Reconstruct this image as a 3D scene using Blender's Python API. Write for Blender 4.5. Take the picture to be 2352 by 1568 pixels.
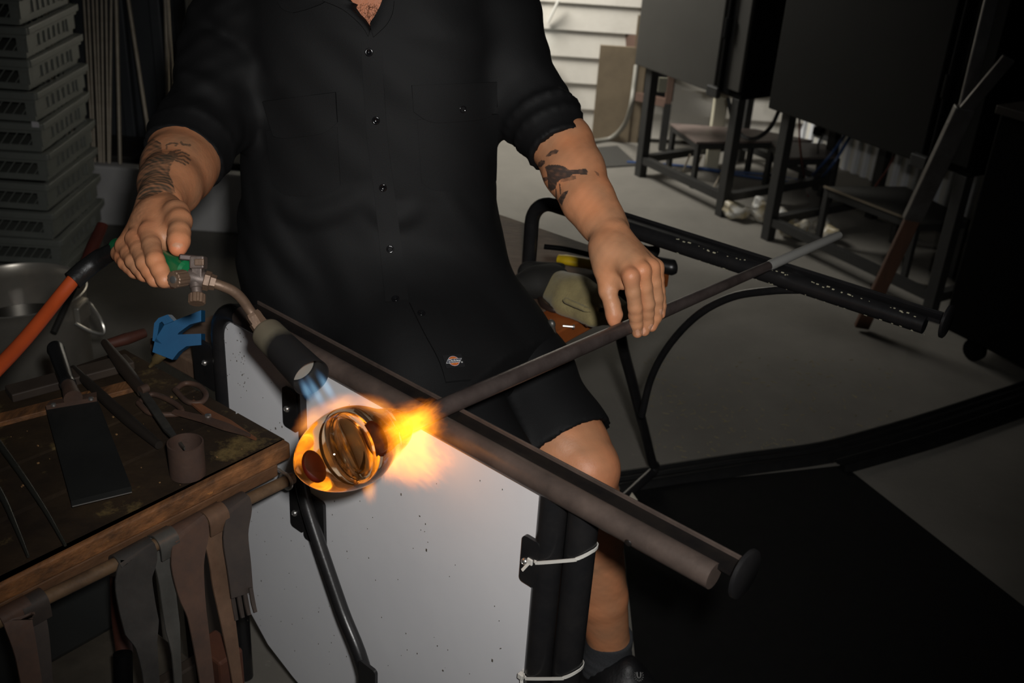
import bpy, bmesh, math, random
import numpy as np
from mathutils import Vector, Matrix
from mathutils.bvhtree import BVHTree

# ---------------------------------------------------------------- clear
for o in list(bpy.data.objects):
    bpy.data.objects.remove(o, do_unlink=True)
SC = bpy.context.scene
COL = SC.collection
random.seed(7)
rng = np.random.default_rng(11)

# ---------------------------------------------------------------- camera
FPX, CX, CY, CAMH = 2475.0, 1176.0, 784.0, 1.45
_dn = np.array([-321.0, 4806.0, FPX]); _dn /= np.linalg.norm(_dn)
_fw = np.array([0, 0, 1.0]) - _dn * _dn[2]; _fw /= np.linalg.norm(_fw)
_rt = np.cross(_dn, _fw)
if _rt[0] < 0: _rt = -_rt
RM = np.array([_rt, _fw, -_dn])
camd = bpy.data.cameras.new('camera'); cam = bpy.data.objects.new('camera', camd); COL.objects.link(cam)
camd.sensor_width = 36.0; camd.lens = 36.0 * FPX / 2352.0; camd.clip_start = 0.02
cam.matrix_world = Matrix(((RM[0][0], -RM[0][1], -RM[0][2], 0), (RM[1][0], -RM[1][1], -RM[1][2], 0),
                           (RM[2][0], -RM[2][1], -RM[2][2], CAMH), (0, 0, 0, 1)))
camd.dof.use_dof = True; camd.dof.focus_distance = 1.42; camd.dof.aperture_fstop = 7.1
SC.camera = cam

# ---------------------------------------------------------------- world, lights, exposure
wd_ = bpy.data.worlds.new('world'); SC.world = wd_; wd_.use_nodes = True
wd_.node_tree.nodes['Background'].inputs[0].default_value = (0.92, 0.96, 1.0, 1)
wd_.node_tree.nodes['Background'].inputs[1].default_value = 0.012
SC.view_settings.view_transform = 'Standard'; SC.view_settings.look = 'None'
SC.view_settings.exposure = 0.0; SC.view_settings.gamma = 1.0; SC.view_settings.use_curve_mapping = False

def light(name, kind, loc, target, energy, color=(1, 1, 1), **kw):
    d = bpy.data.lights.new(name, kind); o = bpy.data.objects.new(name, d); COL.objects.link(o)
    d.energy = energy; d.color = color
    for k, v in kw.items(): setattr(d, k, v)
    o.location = loc
    o.rotation_euler = (Vector(target) - Vector(loc)).to_track_quat('-Z', 'Y').to_euler()
    return o
# the photographer's flash, on top of the camera
light('camera_flash', 'SPOT', (0.07, -0.02, 1.55), (-0.02, 1.35, 0.78), 74.0, (1.0, 0.985, 0.96),
      spot_size=math.radians(66), spot_blend=1.0, shadow_soft_size=0.028)
# added area lamp for daylight from an assumed back doorway; no opening is modelled
light('assumed_door_daylight', 'AREA', (-0.60, 4.5, 1.8), (0.45, 4.95, 0.5), 26.0, (1.0, 0.97, 0.9), shape='RECTANGLE', size=0.5, size_y=0.9, spread=math.radians(115))

# ---------------------------------------------------------------- pixel <-> place helpers (2352 x 1568 frame)
def _ray(x, y): return RM @ np.array([x - CX, y - CY, FPX])
def wz(x, y, z):
    r = _ray(x, y); P = r * ((z - CAMH) / r[2]); P[2] += CAMH; return P
def wd(x, y, d):
    P = _ray(x, y) * d / FPX; P[2] += CAMH; return P
def wy(x, y, Y):
    r = _ray(x, y); P = r * (Y / r[1]); P[2] += CAMH; return P
# bench axes: u along the rails, v across them
A0 = np.array([-0.442, 1.40]); UU = np.array([.8, -.6]); VV = np.array([.6, .8])
U3 = np.array([.8, -.6, 0]); V3 = np.array([.6, .8, 0]); Z3 = np.array([0, 0, 1.0])
def B(u, v, z):
    q = A0 + u * UU + v * VV; return np.array([q[0], q[1], z])
def onv(x, y, v):
    r = _ray(x, y); t = (v + A0.dot(VV)) / (r[:2].dot(VV)); P = r * t; P[2] += CAMH; return P
def pj(P):
    c = RM.T @ (np.asarray(P, float) - np.array([0, 0, CAMH])); return CX + FPX * c[0] / c[2], CY + FPX * c[1] / c[2]

# ---------------------------------------------------------------- materials
MATS = {}
def mat(name, col, rough=.5, metal=0., col2=None, scale=40., fac=.5, bump=0., bscale=None, col3=None, scale3=8., thr3=.6,
        spec=.5, coat=0., sheen=0., stretch=None, emis=None):
    if name in MATS: return MATS[name]
    m = bpy.data.materials.new(name); m.use_nodes = True; nt = m.node_tree; n = nt.nodes; l = nt.links
    b = n['Principled BSDF']
    b.inputs['Base Color'].default_value = (*col, 1); b.inputs['Roughness'].default_value = rough
    b.inputs['Metallic'].default_value = metal; b.inputs['Specular IOR Level'].default_value = spec
    if coat: b.inputs['Coat Weight'].default_value = coat; b.inputs['Coat Roughness'].default_value = .15
    if sheen: b.inputs['Sheen Weight'].default_value = sheen; b.inputs['Sheen Roughness'].default_value = .5
    tc = n.new('ShaderNodeTexCoord'); vec = tc.outputs['Object']
    if stretch:
        mp = n.new('ShaderNodeMapping'); mp.inputs['Scale'].default_value = stretch[:3]
        if len(stretch) > 3: mp.inputs['Rotation'].default_value = (0, 0, stretch[3])
        l.new(vec, mp.inputs[0]); vec = mp.outputs[0]
    if col2 is not None:
        nz = n.new('ShaderNodeTexNoise'); nz.inputs['Scale'].default_value = scale; nz.inputs['Detail'].default_value = 6
        nz.inputs['Roughness'].default_value = .65
        l.new(vec, nz.inputs['Vector'])
        rp = n.new('ShaderNodeMapRange'); rp.inputs[1].default_value = fac - .18; rp.inputs[2].default_value = fac + .18
        l.new(nz.outputs[0], rp.inputs[0])
        mx = n.new('ShaderNodeMix'); mx.data_type = 'RGBA'; mx.inputs[6].default_value = (*col, 1); mx.inputs[7].default_value = (*col2, 1)
        l.new(rp.outputs[0], mx.inputs[0]); out = mx.outputs[2]
        if col3 is not None:
            n3 = n.new('ShaderNodeTexNoise'); n3.inputs['Scale'].default_value = scale3; n3.inputs['Detail'].default_value = 8
            n3.inputs['Roughness'].default_value = .7
            l.new(vec, n3.inputs['Vector'])
            r3 = n.new('ShaderNodeMapRange'); r3.inputs[1].default_value = thr3; r3.inputs[2].default_value = thr3 + .08
            l.new(n3.outputs[0], r3.inputs[0])
            m3 = n.new('ShaderNodeMix'); m3.data_type = 'RGBA'; l.new(out, m3.inputs[6]); m3.inputs[7].default_value = (*col3, 1)
            l.new(r3.outputs[0], m3.inputs[0]); out = m3.outputs[2]
        l.new(out, b.inputs['Base Color'])
    if bump:
        nb = n.new('ShaderNodeTexNoise'); nb.inputs['Scale'].default_value = bscale or scale; nb.inputs['Detail'].default_value = 6
        l.new(vec, nb.inputs['Vector'])
        bp = n.new('ShaderNodeBump'); bp.inputs['Strength'].default_value = bump; bp.inputs['Distance'].default_value = .004
        l.new(nb.outputs[0], bp.inputs['Height']); l.new(bp.outputs[0], b.inputs['Normal'])
    if emis:
        b.inputs['Emission Color'].default_value = (*emis[:3], 1); b.inputs['Emission Strength'].default_value = emis[3]
    MATS[name] = m; return m

# ---------------------------------------------------------------- mesh builder
def nrm(v):
    v = np.asarray(v, float); return v / (np.linalg.norm(v) + 1e-12)
def perp(d):
    a = np.array([0, 0, 1.0]) if abs(d[2]) < .9 else np.array([1.0, 0, 0])
    x = nrm(np.cross(a, d)); return x, np.cross(d, x)
class MB:
    def __init__(s): s.v = []; s.f = []
    def add(s, vs, fs):
        o = len(s.v); s.v += [tuple(map(float, p)) for p in vs]; s.f += [tuple(i + o for i in f) for f in fs]; return s
    def box(s, c, ax, ay, az, bev=0.):
        """c centre, ax ay az half-extent vectors"""
        c, ax, ay, az = map(lambda q: np.asarray(q, float), (c, ax, ay, az))
        if bev <= 0:
            vs = [c + i * ax + j * ay + k * az for i in (-1, 1) for j in (-1, 1) for k in (-1, 1)]
            return s.add(vs, [(0, 1, 3, 2), (4, 6, 7, 5), (0, 4, 5, 1), (2, 3, 7, 6), (0, 2, 6, 4), (1, 5, 7, 3)])
        lx, ly, lz = (np.linalg.norm(q) for q in (ax, ay, az)); bev = min(bev, lx * .9, ly * .9, lz * .9)
        ex, ey, ez = ax / lx, ay / ly, az / lz
        bm = bmesh.new(); bmesh.ops.create_cube(bm, size=2)
        for v in bm.verts: v.co = Vector((v.co.x * lx, v.co.y * ly, v.co.z * lz))
        bmesh.ops.bevel(bm, geom=bm.edges[:], offset=bev, segments=2, affect='EDGES', profile=.5)
        bm.verts.ensure_lookup_table()
        vs = [c + v.co.x * ex + v.co.y * ey + v.co.z * ez for v in bm.verts]
        fs = [[v.index for v in f.verts] for f in bm.faces]; bm.free()
        return s.add(vs, fs)
    def bar(s, a, b, w, t, up=(0, 0, 1), bev=0.):
        """rectangular bar from a to b; w wide across, t thick along up"""
        a, b = np.asarray(a, float), np.asarray(b, float); d = b - a; L = np.linalg.norm(d); d = d / L
        side = nrm(np.cross(d, up)); up2 = np.cross(side, d)
        return s.box((a + b) / 2, d * L / 2, side * w / 2, up2 * t / 2, bev)
    def tube(s, pts, r, n=14, cap=True, flat=None):
        pts = [np.asarray(p, float) for p in pts]; m = len(pts)
        rs = [r] * m if np.isscalar(r) else list(r)
        tang = []
        for i in range(m):
            a = pts[max(i - 1, 0)]; b = pts[min(i + 1, m - 1)]; tang.append(nrm(b - a))
        x, y = perp(tang[0]); vs = []
        if flat is not None:
            x = nrm(np.asarray(flat) - tang[0] * np.dot(flat, tang[0])); y = np.cross(tang[0], x)
        for i in range(m):
            x = nrm(x - tang[i] * np.dot(x, tang[i])); y = np.cross(tang[i], x)
            rr = rs[i]; ra, rb = (rr if np.ndim(rr) else (rr, rr))
            for k in range(n):
                a = 2 * math.pi * k / n; vs.append(pts[i] + x * ra * math.cos(a) + y * rb * math.sin(a))
        fs = [(i * n + k, i * n + (k + 1) % n, (i + 1) * n + (k + 1) % n, (i + 1) * n + k) for i in range(m - 1) for k in range(n)]
        if cap:
            fs.append(tuple(range(n - 1, -1, -1))); fs.append(tuple((m - 1) * n + k for k in range(n)))
        return s.add(vs, fs)
    def lathe(s, o, d, prof, n=24, cap0=True, cap1=True):
        """prof [(t,r)] along d from o"""
        o = np.asarray(o, float); d = nrm(d); x, y = perp(d); vs = []
        for t, r in prof:
            for k in range(n):
                a = 2 * math.pi * k / n; vs.append(o + d * t + (x * math.cos(a) + y * math.sin(a)) * max(r, 1e-5))
        m = len(prof)
        fs = [(i * n + k, i * n + (k + 1) % n, (i + 1) * n + (k + 1) % n, (i + 1) * n + k) for i in range(m - 1) for k in range(n)]
        if cap0: fs.append(tuple(range(n - 1, -1, -1)))
        if cap1: fs.append(tuple((m - 1) * n + k for k in range(n)))
        return s.add(vs, fs)
    def prism(s, poly, ext):
        """poly list of 3D points (planar), ext extrusion vector"""
        p = [np.asarray(q, float) for q in poly]; e = np.asarray(ext, float); n = len(p)
        vs = p + [q + e for q in p]
        fs = [tuple(range(n - 1, -1, -1)), tuple(range(n, 2 * n))] + [(i, (i + 1) % n, n + (i + 1) % n, n + i) for i in range(n)]
        return s.add(vs, fs)
    def ell(s, c, ax, ay, az, n=20, m=12):
        c, ax, ay, az = map(lambda q: np.asarray(q, float), (c, ax, ay, az)); vs = [c + az]
        for i in range(1, m):
            t = math.pi * i / m
            for k in range(n):
                a = 2 * math.pi * k / n; vs.append(c + ax * math.sin(t) * math.cos(a) + ay * math.sin(t) * math.sin(a) + az * math.cos(t))
        vs.append(c - az); fs = [(0, 1 + k, 1 + (k + 1) % n) for k in range(n)]
        for i in range(m - 2):
            for k in range(n):
                fs.append((1 + i * n + k, 1 + (i + 1) * n + k, 1 + (i + 1) * n + (k + 1) % n, 1 + i * n + (k + 1) % n))
        L = len(vs) - 1
        fs += [(L, 1 + (m - 2) * n + (k + 1) % n, 1 + (m - 2) * n + k) for k in range(n)]
        return s.add(vs, fs)
    def strip(s, pts, w, side, t):
        """flat band of width w (along side) and thickness t following pts; side may be one vector or list"""
        pts = [np.asarray(p, float) for p in pts]; m = len(pts); vs = []
        ws = [w] * m if np.isscalar(w) else w
        for i in range(m):
            d = nrm(pts[min(i + 1, m - 1)] - pts[max(i - 1, 0)]); sd = nrm(np.asarray(side, float) - d * np.dot(side, d)); nn = np.cross(d, sd)
            for a, b in ((-1, -1), (1, -1), (1, 1), (-1, 1)): vs.append(pts[i] + sd * a * ws[i] / 2 + nn * b * t / 2)
        fs = [(i * 4 + k, i * 4 + (k + 1) % 4, (i + 1) * 4 + (k + 1) % 4, (i + 1) * 4 + k) for i in range(m - 1) for k in range(4)]
        fs += [(3, 2, 1, 0), tuple((m - 1) * 4 + k for k in range(4))]
        return s.add(vs, fs)
    def build(s, name, material, parent=None, smooth=False, angle=40, base=None):
        me = bpy.data.meshes.new(name)
        off = np.zeros(3)
        if parent is not None:
            q = parent
            while q is not None: off = off + np.array(q.location); q = q.parent
        elif base is not None: off = np.asarray(base, float)
        V = np.array(s.v) - off
        me.from_pydata(V.tolist(), [], s.f)
        bm = bmesh.new(); bm.from_mesh(me); bmesh.ops.recalc_face_normals(bm, faces=bm.faces); bm.to_mesh(me); bm.free()
        if smooth:
            me.polygons.foreach_set('use_smooth', [True] * len(me.polygons))
            try: me.set_sharp_from_angle(angle=math.radians(angle))
            except Exception: pass
        me.materials.append(material)
        o = bpy.data.objects.new(name, me); COL.objects.link(o)
        if parent is not None: o.parent = parent
        elif base is not None: o.location = tuple(map(float, base))
        return o
def tag(o, label=None, cat=None, group=None, kind=None):
    if label: o['label'] = label
    if cat: o['category'] = cat
    if group: o['group'] = group
    if kind: o['kind'] = kind
    return o
def thing(name, loc, label, cat, group=None):
    o = bpy.data.objects.new(name, None); COL.objects.link(o); o.location = tuple(map(float, loc)); o.empty_display_size = .05
    return tag(o, label, cat, group)
def dup(root, loc, label=None, rz=None):
    r = root.copy(); COL.objects.link(r); r.location = tuple(map(float, loc))
    if rz is not None: r.rotation_euler = (0, 0, rz)
    if label: r['label'] = label
    for ch in list(root.children):
        c = ch.copy(); COL.objects.link(c); c.parent = r
        for g in list(ch.children):
            d = g.copy(); COL.objects.link(d); d.parent = c
    return r
def spline(pts, n=8):
    """Catmull-Rom through pts"""
    P = [np.asarray(p, float) for p in pts]; P = [2 * P[0] - P[1]] + P + [2 * P[-1] - P[-2]]; out = []
    for i in range(1, len(P) - 2):
        for k in range(n):
            t = k / n
            out.append(.5 * ((2 * P[i]) + (-P[i - 1] + P[i + 1]) * t + (2 * P[i - 1] - 5 * P[i] + 4 * P[i + 1] - P[i + 2]) * t * t
                             + (-P[i - 1] + 3 * P[i] - 3 * P[i + 1] + P[i + 2]) * t ** 3))
    out.append(P[-2]); return out

# ---------------------------------------------------------------- implicit surfaces (bodies, cloth)
def smin(a, b, k):
    if k <= 0: return np.minimum(a, b)
    h = np.clip(.5 + .5 * (b - a) / k, 0, 1); return b * (1 - h) + a * h - k * h * (1 - h)
class Field:
    def __init__(s, lo, hi, h):
        s.lo = np.asarray(lo, float); s.h = h; s.n = np.ceil((np.asarray(hi) - s.lo) / h).astype(int) + 1
        s.d = np.full(s.n, 1.0, dtype=np.float32)
        s.ax = [s.lo[i] + h * np.arange(s.n[i]) for i in range(3)]
    def sub(s, lo, hi):
        i0 = np.clip(((np.asarray(lo) - s.lo) / s.h).astype(int), 0, s.n); i1 = np.clip(((np.asarray(hi) - s.lo) / s.h).astype(int) + 2, 0, s.n)
        sl = tuple(slice(a, b) for a, b in zip(i0, i1))
        X, Y, Z = np.meshgrid(s.ax[0][sl[0]], s.ax[1][sl[1]], s.ax[2][sl[2]], indexing='ij', sparse=True); return sl, X, Y, Z
    def cone(s, a, b, ra, rb, k=.01, flat=None, target=None):
        a, b = np.asarray(a, float), np.asarray(b, float); m = max(ra, rb) * 1.3 + 2 * k + 2 * s.h
        sl, X, Y, Z = s.sub(np.minimum(a, b) - m, np.maximum(a, b) + m)
        if min(q.stop - q.start for q in sl) <= 0: return s
        ba = b - a; L = max(ba.dot(ba), 1e-12)
        px, py, pz = X - a[0], Y - a[1], Z - a[2]
        t = np.clip((px * ba[0] + py * ba[1] + pz * ba[2]) / L, 0, 1)
        qx, qy, qz = px - t * ba[0], py - t * ba[1], pz - t * ba[2]
        q2 = qx * qx + qy * qy + qz * qz
        if flat is not None:
            fd = nrm(flat[0]); c = qx * fd[0] + qy * fd[1] + qz * fd[2]; q2 = q2 + c * c * (flat[1] ** 2 - 1)
        d = np.sqrt(np.maximum(q2, 0)) - (ra + (rb - ra) * t)
        D = s.d if target is None else target
        D[sl] = smin(D[sl], d.astype(np.float32), k); return s
    def chain(s, pts, rs, k=.01, flat=None, target=None):
        for i in range(len(pts) - 1): s.cone(pts[i], pts[i + 1], rs[i], rs[i + 1], k, flat, target)
        return s
    def ball(s, c, r, k=.01, target=None): return s.cone(c, np.asarray(c) + 1e-5, r, r, k, None, target)
    def cut(s, o, nvec, k=0.):
        """remove everything on the +n side of plane"""
        X, Y, Z = np.meshgrid(*s.ax, indexing='ij', sparse=True); nvec = nrm(nvec)
        d = (X - o[0]) * nvec[0] + (Y - o[1]) * nvec[1] + (Z - o[2]) * nvec[2]
        s.d = np.maximum(s.d, d).astype(np.float32); return s
    def carve(s, a, b, ra, rb):
        o = np.full(s.n, 1.0, dtype=np.float32); s.cone(a, b, ra, rb, 0, None, o); s.d = np.maximum(s.d, -o); return s
    def mesh(s, smooth=1):
        d = s.d; ins = d < 0
        cnt = np.zeros(np.array(d.shape) - 1, dtype=np.int8); C = []
        for i in (0, 1):
            for j in (0, 1):
                for k in (0, 1):
                    cnt += ins[i:d.shape[0] - 1 + i, j:d.shape[1] - 1 + j, k:d.shape[2] - 1 + k]; C.append((i, j, k))
        act = (cnt > 0) & (cnt < 8); idx = np.argwhere(act); N = len(idx)
        vid = np.full(act.shape, -1, dtype=np.int64); vid[act] = np.arange(N)
        val = np.stack([d[idx[:, 0] + c[0], idx[:, 1] + c[1], idx[:, 2] + c[2]] for c in C], 1)
        acc = np.zeros((N, 3)); w = np.zeros(N); C = np.array(C)
        for a in range(8):
            for b in range(a + 1, 8):
                if abs(C[a] - C[b]).sum() != 1: continue
                va, vb = val[:, a], val[:, b]; mk = (va < 0) != (vb < 0)
                t = np.where(mk, va / np.where(mk, va - vb, 1), 0)
                p = C[a] + (C[b] - C[a]) * t[:, None]; acc[mk] += p[mk]; w[mk] += 1
        V = (idx + acc / w[:, None]) * s.h + s.lo
        F = []
        for ax in range(3):
            o1, o2 = [(1, 2), (2, 0), (0, 1)][ax]
            sh = [slice(None)] * 3; sh2 = [slice(None)] * 3; sh[ax] = slice(0, -1); sh2[ax] = slice(1, None)
            e = np.argwhere(ins[tuple(sh)] != ins[tuple(sh2)])
            e = e[(e[:, o1] > 0) & (e[:, o2] > 0) & (e[:, o1] < d.shape[o1] - 1) & (e[:, o2] < d.shape[o2] - 1)]
            flip = ins[tuple(e.T)]
            def cc(da, db):
                q = e.copy(); q[:, o1] -= da; q[:, o2] -= db; return vid[tuple(q.T)]
            q = np.stack([cc(1, 1), cc(0, 1), cc(0, 0), cc(1, 0)], 1)
            q[~flip] = q[~flip][:, ::-1]; F.append(q)
        F = np.concatenate(F)
        for _ in range(smooth):
            S = np.zeros_like(V); n = np.zeros(len(V))
            for a, b in ((0, 1), (1, 2), (2, 3), (3, 0)):
                np.add.at(S, F[:, a], V[F[:, b]]); np.add.at(S, F[:, b], V[F[:, a]]); np.add.at(n, F[:, a], 1); np.add.at(n, F[:, b], 1)
            V = V * .5 + .5 * S / np.maximum(n, 1)[:, None]
        return V, F
def obj_vf(name, V, F, material, parent=None, cols=None, smooth=True):
    off = np.zeros(3); q = parent
    while q is not None: off = off + np.array(q.location); q = q.parent
    me = bpy.data.meshes.new(name); V = np.asarray(V, dtype=np.float32) - off
    F = np.asarray(F)
    me.vertices.add(len(V)); me.vertices.foreach_set('co', V.astype(np.float32).ravel())
    k = F.shape[1]
    me.loops.add(len(F) * k); me.loops.foreach_set('vertex_index', F.astype(np.int32).ravel())
    me.polygons.add(len(F)); me.polygons.foreach_set('loop_start', np.arange(0, len(F) * k, k, dtype=np.int32))
    me.update(calc_edges=True); me.validate()
    me.polygons.foreach_set('use_smooth', [smooth] * len(me.polygons))
    if cols is not None:
        at = me.color_attributes.new('Col', 'FLOAT_COLOR', 'POINT')
        at.data.foreach_set('color', np.concatenate([cols, np.ones((len(cols), 1))], 1).astype(np.float32).ravel())
    me.materials.append(material)
    o = bpy.data.objects.new(name, me); COL.objects.link(o)
    if parent is not None: o.parent = parent
    return o
# ================================================================ SETTING
M_conc = mat('concrete', (.14, .13, .112), .8, 0, (.185, .172, .148), 3.2, .5, .25, 60, (.30, .28, .235), 9., .66)
def strew(m):
    pass
fl = MB(); fl.add([(-5, -1.5, 0), (5, -1.5, 0), (5, 7, 0), (-5, 7, 0)], [(0, 1, 2, 3)])
tag(fl.build('floor', M_conc), kind='structure')
E3 = np.array([.556, -.831, 0]); W3 = np.array([.831, .556, 0])
K0 = np.array([.485, 4.442, 0])
# back wall of white weatherboards, each board its own piece
M_board = mat('white_weatherboard', (.70, .665, .60), .55, 0, (.60, .565, .50), 5., .5, .1, 90)
wb = MB(); wb.box((-.2, 5.03, 1.2), (2.0, 0, 0), (0, .03, 0), (0, 0, 1.2))
wback = tag(wb.build('wall_back', mat('wall_backing', (.3, .29, .26), .8)), kind='structure')
bd = MB(); pitch = .118
bd.add([(-2.0, 0, 0), (2.0, 0, 0), (2.0, .012, pitch), (-2.0, .012, pitch), (-2.0, .03, 0), (2.0, .03, 0), (2.0, .03, pitch), (-2.0, .03, pitch)],
       [(0, 1, 2, 3), (5, 4, 7, 6), (1, 5, 6, 2), (4, 0, 3, 7), (3, 2, 6, 7), (4, 5, 1, 0)])
first = None
for i in range(16):
    if first is None:
        first = bd.build('board', M_board); o = first
    else:
        o = first.copy(); COL.objects.link(o)
    o.parent = wback; o.location = (-.2, 4.962, .02 + i * pitch)
# left dark wall with folded panels
M_dark = mat('dark_blue_sheet', (.034, .038, .043), .5, 0, (.045, .049, .054), 6., .5)
wl = MB(); wl.box((-2.52, 3.86, 1.2), (1.28, 0, 0), (0, .03, 0), (0, 0, 1.2))
wleft = tag(wl.build('wall_left', M_dark), kind='structure')
for i, px in enumerate((95, 170, 290, 372, 428)):
    q = wy(px, 150, 3.82); pb = MB(); pb.box((q[0], 3.81, 1.2), (.02, 0, 0), (0, .02, 0), (0, 0, 1.0), .006); pb.build('rib', M_dark, wleft)
# low pale kerb the rods stand on, and dark timber on it
M_kerb = mat('pale_kerb', (.56, .55, .54), .55, 0, (.44, .43, .425), 4., .5, .15, 30)
kz = wy(400, 393, 3.50)[2]
kb = MB(); kb.box((-1.9, 3.53, kz / 2), (1.75, 0, 0), (0, .028, 0), (0, 0, kz / 2), .008)
tag(kb.build('trim_1', M_kerb), kind='structure')
kt = MB(); kt.box((-1.75, 3.68, kz / 2 - .01 + .02), (1.3, 0, 0), (0, .118, 0), (0, 0, kz / 2 + .01), .006)
tag(kt.build('trim_2', mat('dark_timber', (.02, .018, .015), .7)), kind='structure')
# right wall behind the kilns
M_rw = mat('off_white_wall', (.62, .60, .53), .7, 0, (.52, .50, .45), 3., .5)
R0 = K0 + W3 * 1.0 - E3 * .05
rw = MB(); rw.box(R0 + E3 * 2.0 + Z3 * 1.2, E3 * 2.0, W3 * .03, Z3 * 1.2)
wright = tag(rw.build('wall_right', M_rw), kind='structure')
cg = MB()
for i in range(22):
    p = R0 + E3 * (.06 + .055 * i) - W3 * .03
    cg.prism([p - E3 * .016, p - E3 * .008 - W3 * .014, p + E3 * .008 - W3 * .014, p + E3 * .016], Z3 * 2.2)
cgo = cg.build('corrugation', mat('corrugated_white', (.62, .63, .65), .4), wright); cgo['kind'] = 'stuff'

# ================================================================ CRATES
M_crate = mat('grey_green_plastic', (.19, .20, .178), .5, 0, (.155, .165, .147), 12., .5)
CWX, CWY, CH = .52, .36, .088
def crate(loc, label):
    t = thing('plastic_crate', (0, 0, 0), label, 'crate', 'stacked grey crates by the dark wall')
    m = MB(); a, b = CWX / 2, CWY / 2
    for z0, z1, g in ((0, .018, .012), (.056, CH - .002, 0.0)):
        for sx in (-1, 1): m.box((sx * (a - g - .005), 0, (z0 + z1) / 2), (.005, 0, 0), (0, b - g, 0), (0, 0, (z1 - z0) / 2))
        for sy in (-1, 1): m.box((0, sy * (b - g - .005), (z0 + z1) / 2), (a - g - .01, 0, 0), (0, .005, 0), (0, 0, (z1 - z0) / 2))
    m.box((0, 0, .006), (a - .02, 0, 0), (0, b - .02, 0), (0, 0, .003))
    m.build('tray', M_crate, t)
    for sx in (-1, 1):
        for sy in (-1, 1):
            c = MB(); c.box((sx * (a - .021), sy * (b - .013), .038), (.012, 0, 0), (0, .007, 0), (0, 0, .022))
            c.box((sx * (a - .012), sy * (b - .035), .038), (.007, 0, 0), (0, .026, 0), (0, 0, .022)); c.build('corner_post', M_crate, t)
    r = MB()
    r.box((0, -b - .004, CH - .012), (a + .006, 0, 0), (0, .005, 0), (0, 0, .010), .003); r.box((0, b + .004, CH - .012), (a + .006, 0, 0), (0, .005, 0), (0, 0, .010), .003)
    for sx in (-1, 1): r.box((sx * (a + .004), 0, CH - .012), (.005, 0, 0), (0, b, 0), (0, 0, .010), .003)
    r.build('rim', M_crate, t)
    s = MB()
    for sy in (-1, 1):
        for k in range(-9, 9):
            x = k * .026 + .004; s.bar((x, sy * (b - .014), .018), (x + .030, sy * (b - .014), .057), .003, .005, (0, 1, 0))
            if sy > 0: s.bar((x + .03, sy * (b - .018), .018), (x, sy * (b - .018), .057), .003, .005, (0, 1, 0))
    for sx in (-1, 1):
        s.box((sx * (a - .016), 0, .037), (.002, 0, 0), (0, b - .06, 0), (0, 0, .021))
        for k in range(-3, 4): s.box((sx * (a - .013), k * .036, .037), (.0035, 0, 0), (0, .003, 0), (0, 0, .019))
    so = s.build('lattice', M_crate, t); so['kind'] = 'stuff'
    t.location = tuple(map(float, loc)); return t
cbase = wz(147, 676, 0); cbase = np.array([cbase[0] - CWX / 2, cbase[1] + CWY / 2, 0])
names_ = ['lowest grey crate of the tall stack beside the steel pot'] + \
    ['grey lattice crate, %s from the top of the stack' % k for k in ('tenth', 'ninth', 'eighth', 'seventh', 'sixth', 'fifth with a small white sticker', 'fourth', 'third', 'second')] + \
    ['topmost open grey lattice crate of the stack']
c0 = None; NCR = 11
offs = [0, .004, .0, -.004, .006, -.003, .002, -.016, -.012, -.026, -.03]
for i in range(NCR):
    loc = cbase + np.array([offs[i] * .4, .004 * math.sin(i * 2.1), i * (CH + .0005)])
    if c0 is None: c0 = crate(loc, names_[i])
    else: dup(c0, loc, names_[i], .02 * math.sin(i * 1.7))
q = wy(81, 286, cbase[1] - CWY / 2 - .0105)
st = MB(); st.box(q, (.010, 0, 0), (0, .0006, 0), (0, 0, .008)); tag(st.build('sticker', mat('white_sticker', (.6, .58, .6), .5)), 'small white sticker on the front of a grey crate', 'sticker')

# ================================================================ RODS ON THE KERB
M_rod = mat('dull_steel_rod', (.34, .29, .22), .45, .3, (.44, .38, .30), 30., .5)
rods = []
def rod(x0, y0, x1, y1, r, label, group=None, Y=3.53):
    a = wy(x1, y1, Y); b = wy(x0, y0, Y + .16); a[2] = max(a[2], kz + .001) if y1 >= 388 else a[2]
    if y1 >= 388: a[2] = kz + .002
    d = nrm(b - a); b = b + d * .5
    m = MB(); m.tube([a, a + (b - a) * .5, b], r, 10); tag(m.build('metal_rod', M_rod, smooth=True, base=a), label, 'rod', group)
for k, (a_, b_) in enumerate(((755, 850), (795, 866), (835, 905), (872, 922), (915, 945), (955, 984), (1002, 996))):
    rod(a_ / 3.92, 0, b_ / 3.92, 392, .0046, '%s thin steel rod from the left in the bundle of seven on the dark wall' % ('first', 'second', 'third', 'fourth', 'fifth', 'sixth', 'last')[k], 'bundle of seven rods on the dark wall')
rod(1046 / 3.92, 0, 1088 / 3.92, 392, .0066, 'single brighter steel rod standing just right of the rod bundle')
rod(1155 / 3.92, 0, 1385 / 3.92, 392, .0064, 'lone steel rod leaning at a slant beside the rolled sleeve')
rod(1490 / 3.92, 0, 1530 / 3.92, 392, .0066, 'left of two crossing steel rods behind the rolled sleeve', Y=3.535)
rod(1508 / 3.92, 0, 1600 / 3.92, 392, .0060, 'right of two crossing steel rods behind the rolled sleeve', Y=3.525)
for k, (a_, b_) in enumerate(((400, 560), (435, 590), (480, 640), (520, 690))):
    rod(a_ / 3.92, 0, b_ / 3.92, 392, .0050, '%s of four pale steel rods standing behind the top crate' % ('leftmost', 'second', 'third', 'rightmost')[k], 'pale rods behind the crates', Y=3.525)
rod(600 / 3.92, 0, 815 / 3.92, 392, .0064, 'steel rod slanting down along the right edge of the crates')
sd = MB(); q0 = wy(446, 30, 3.84); sd.box((q0[0] + .02, 3.83, 1.2), (.012, 0, 0), (0, .05, 0), (0, 0, 1.2))
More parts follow.
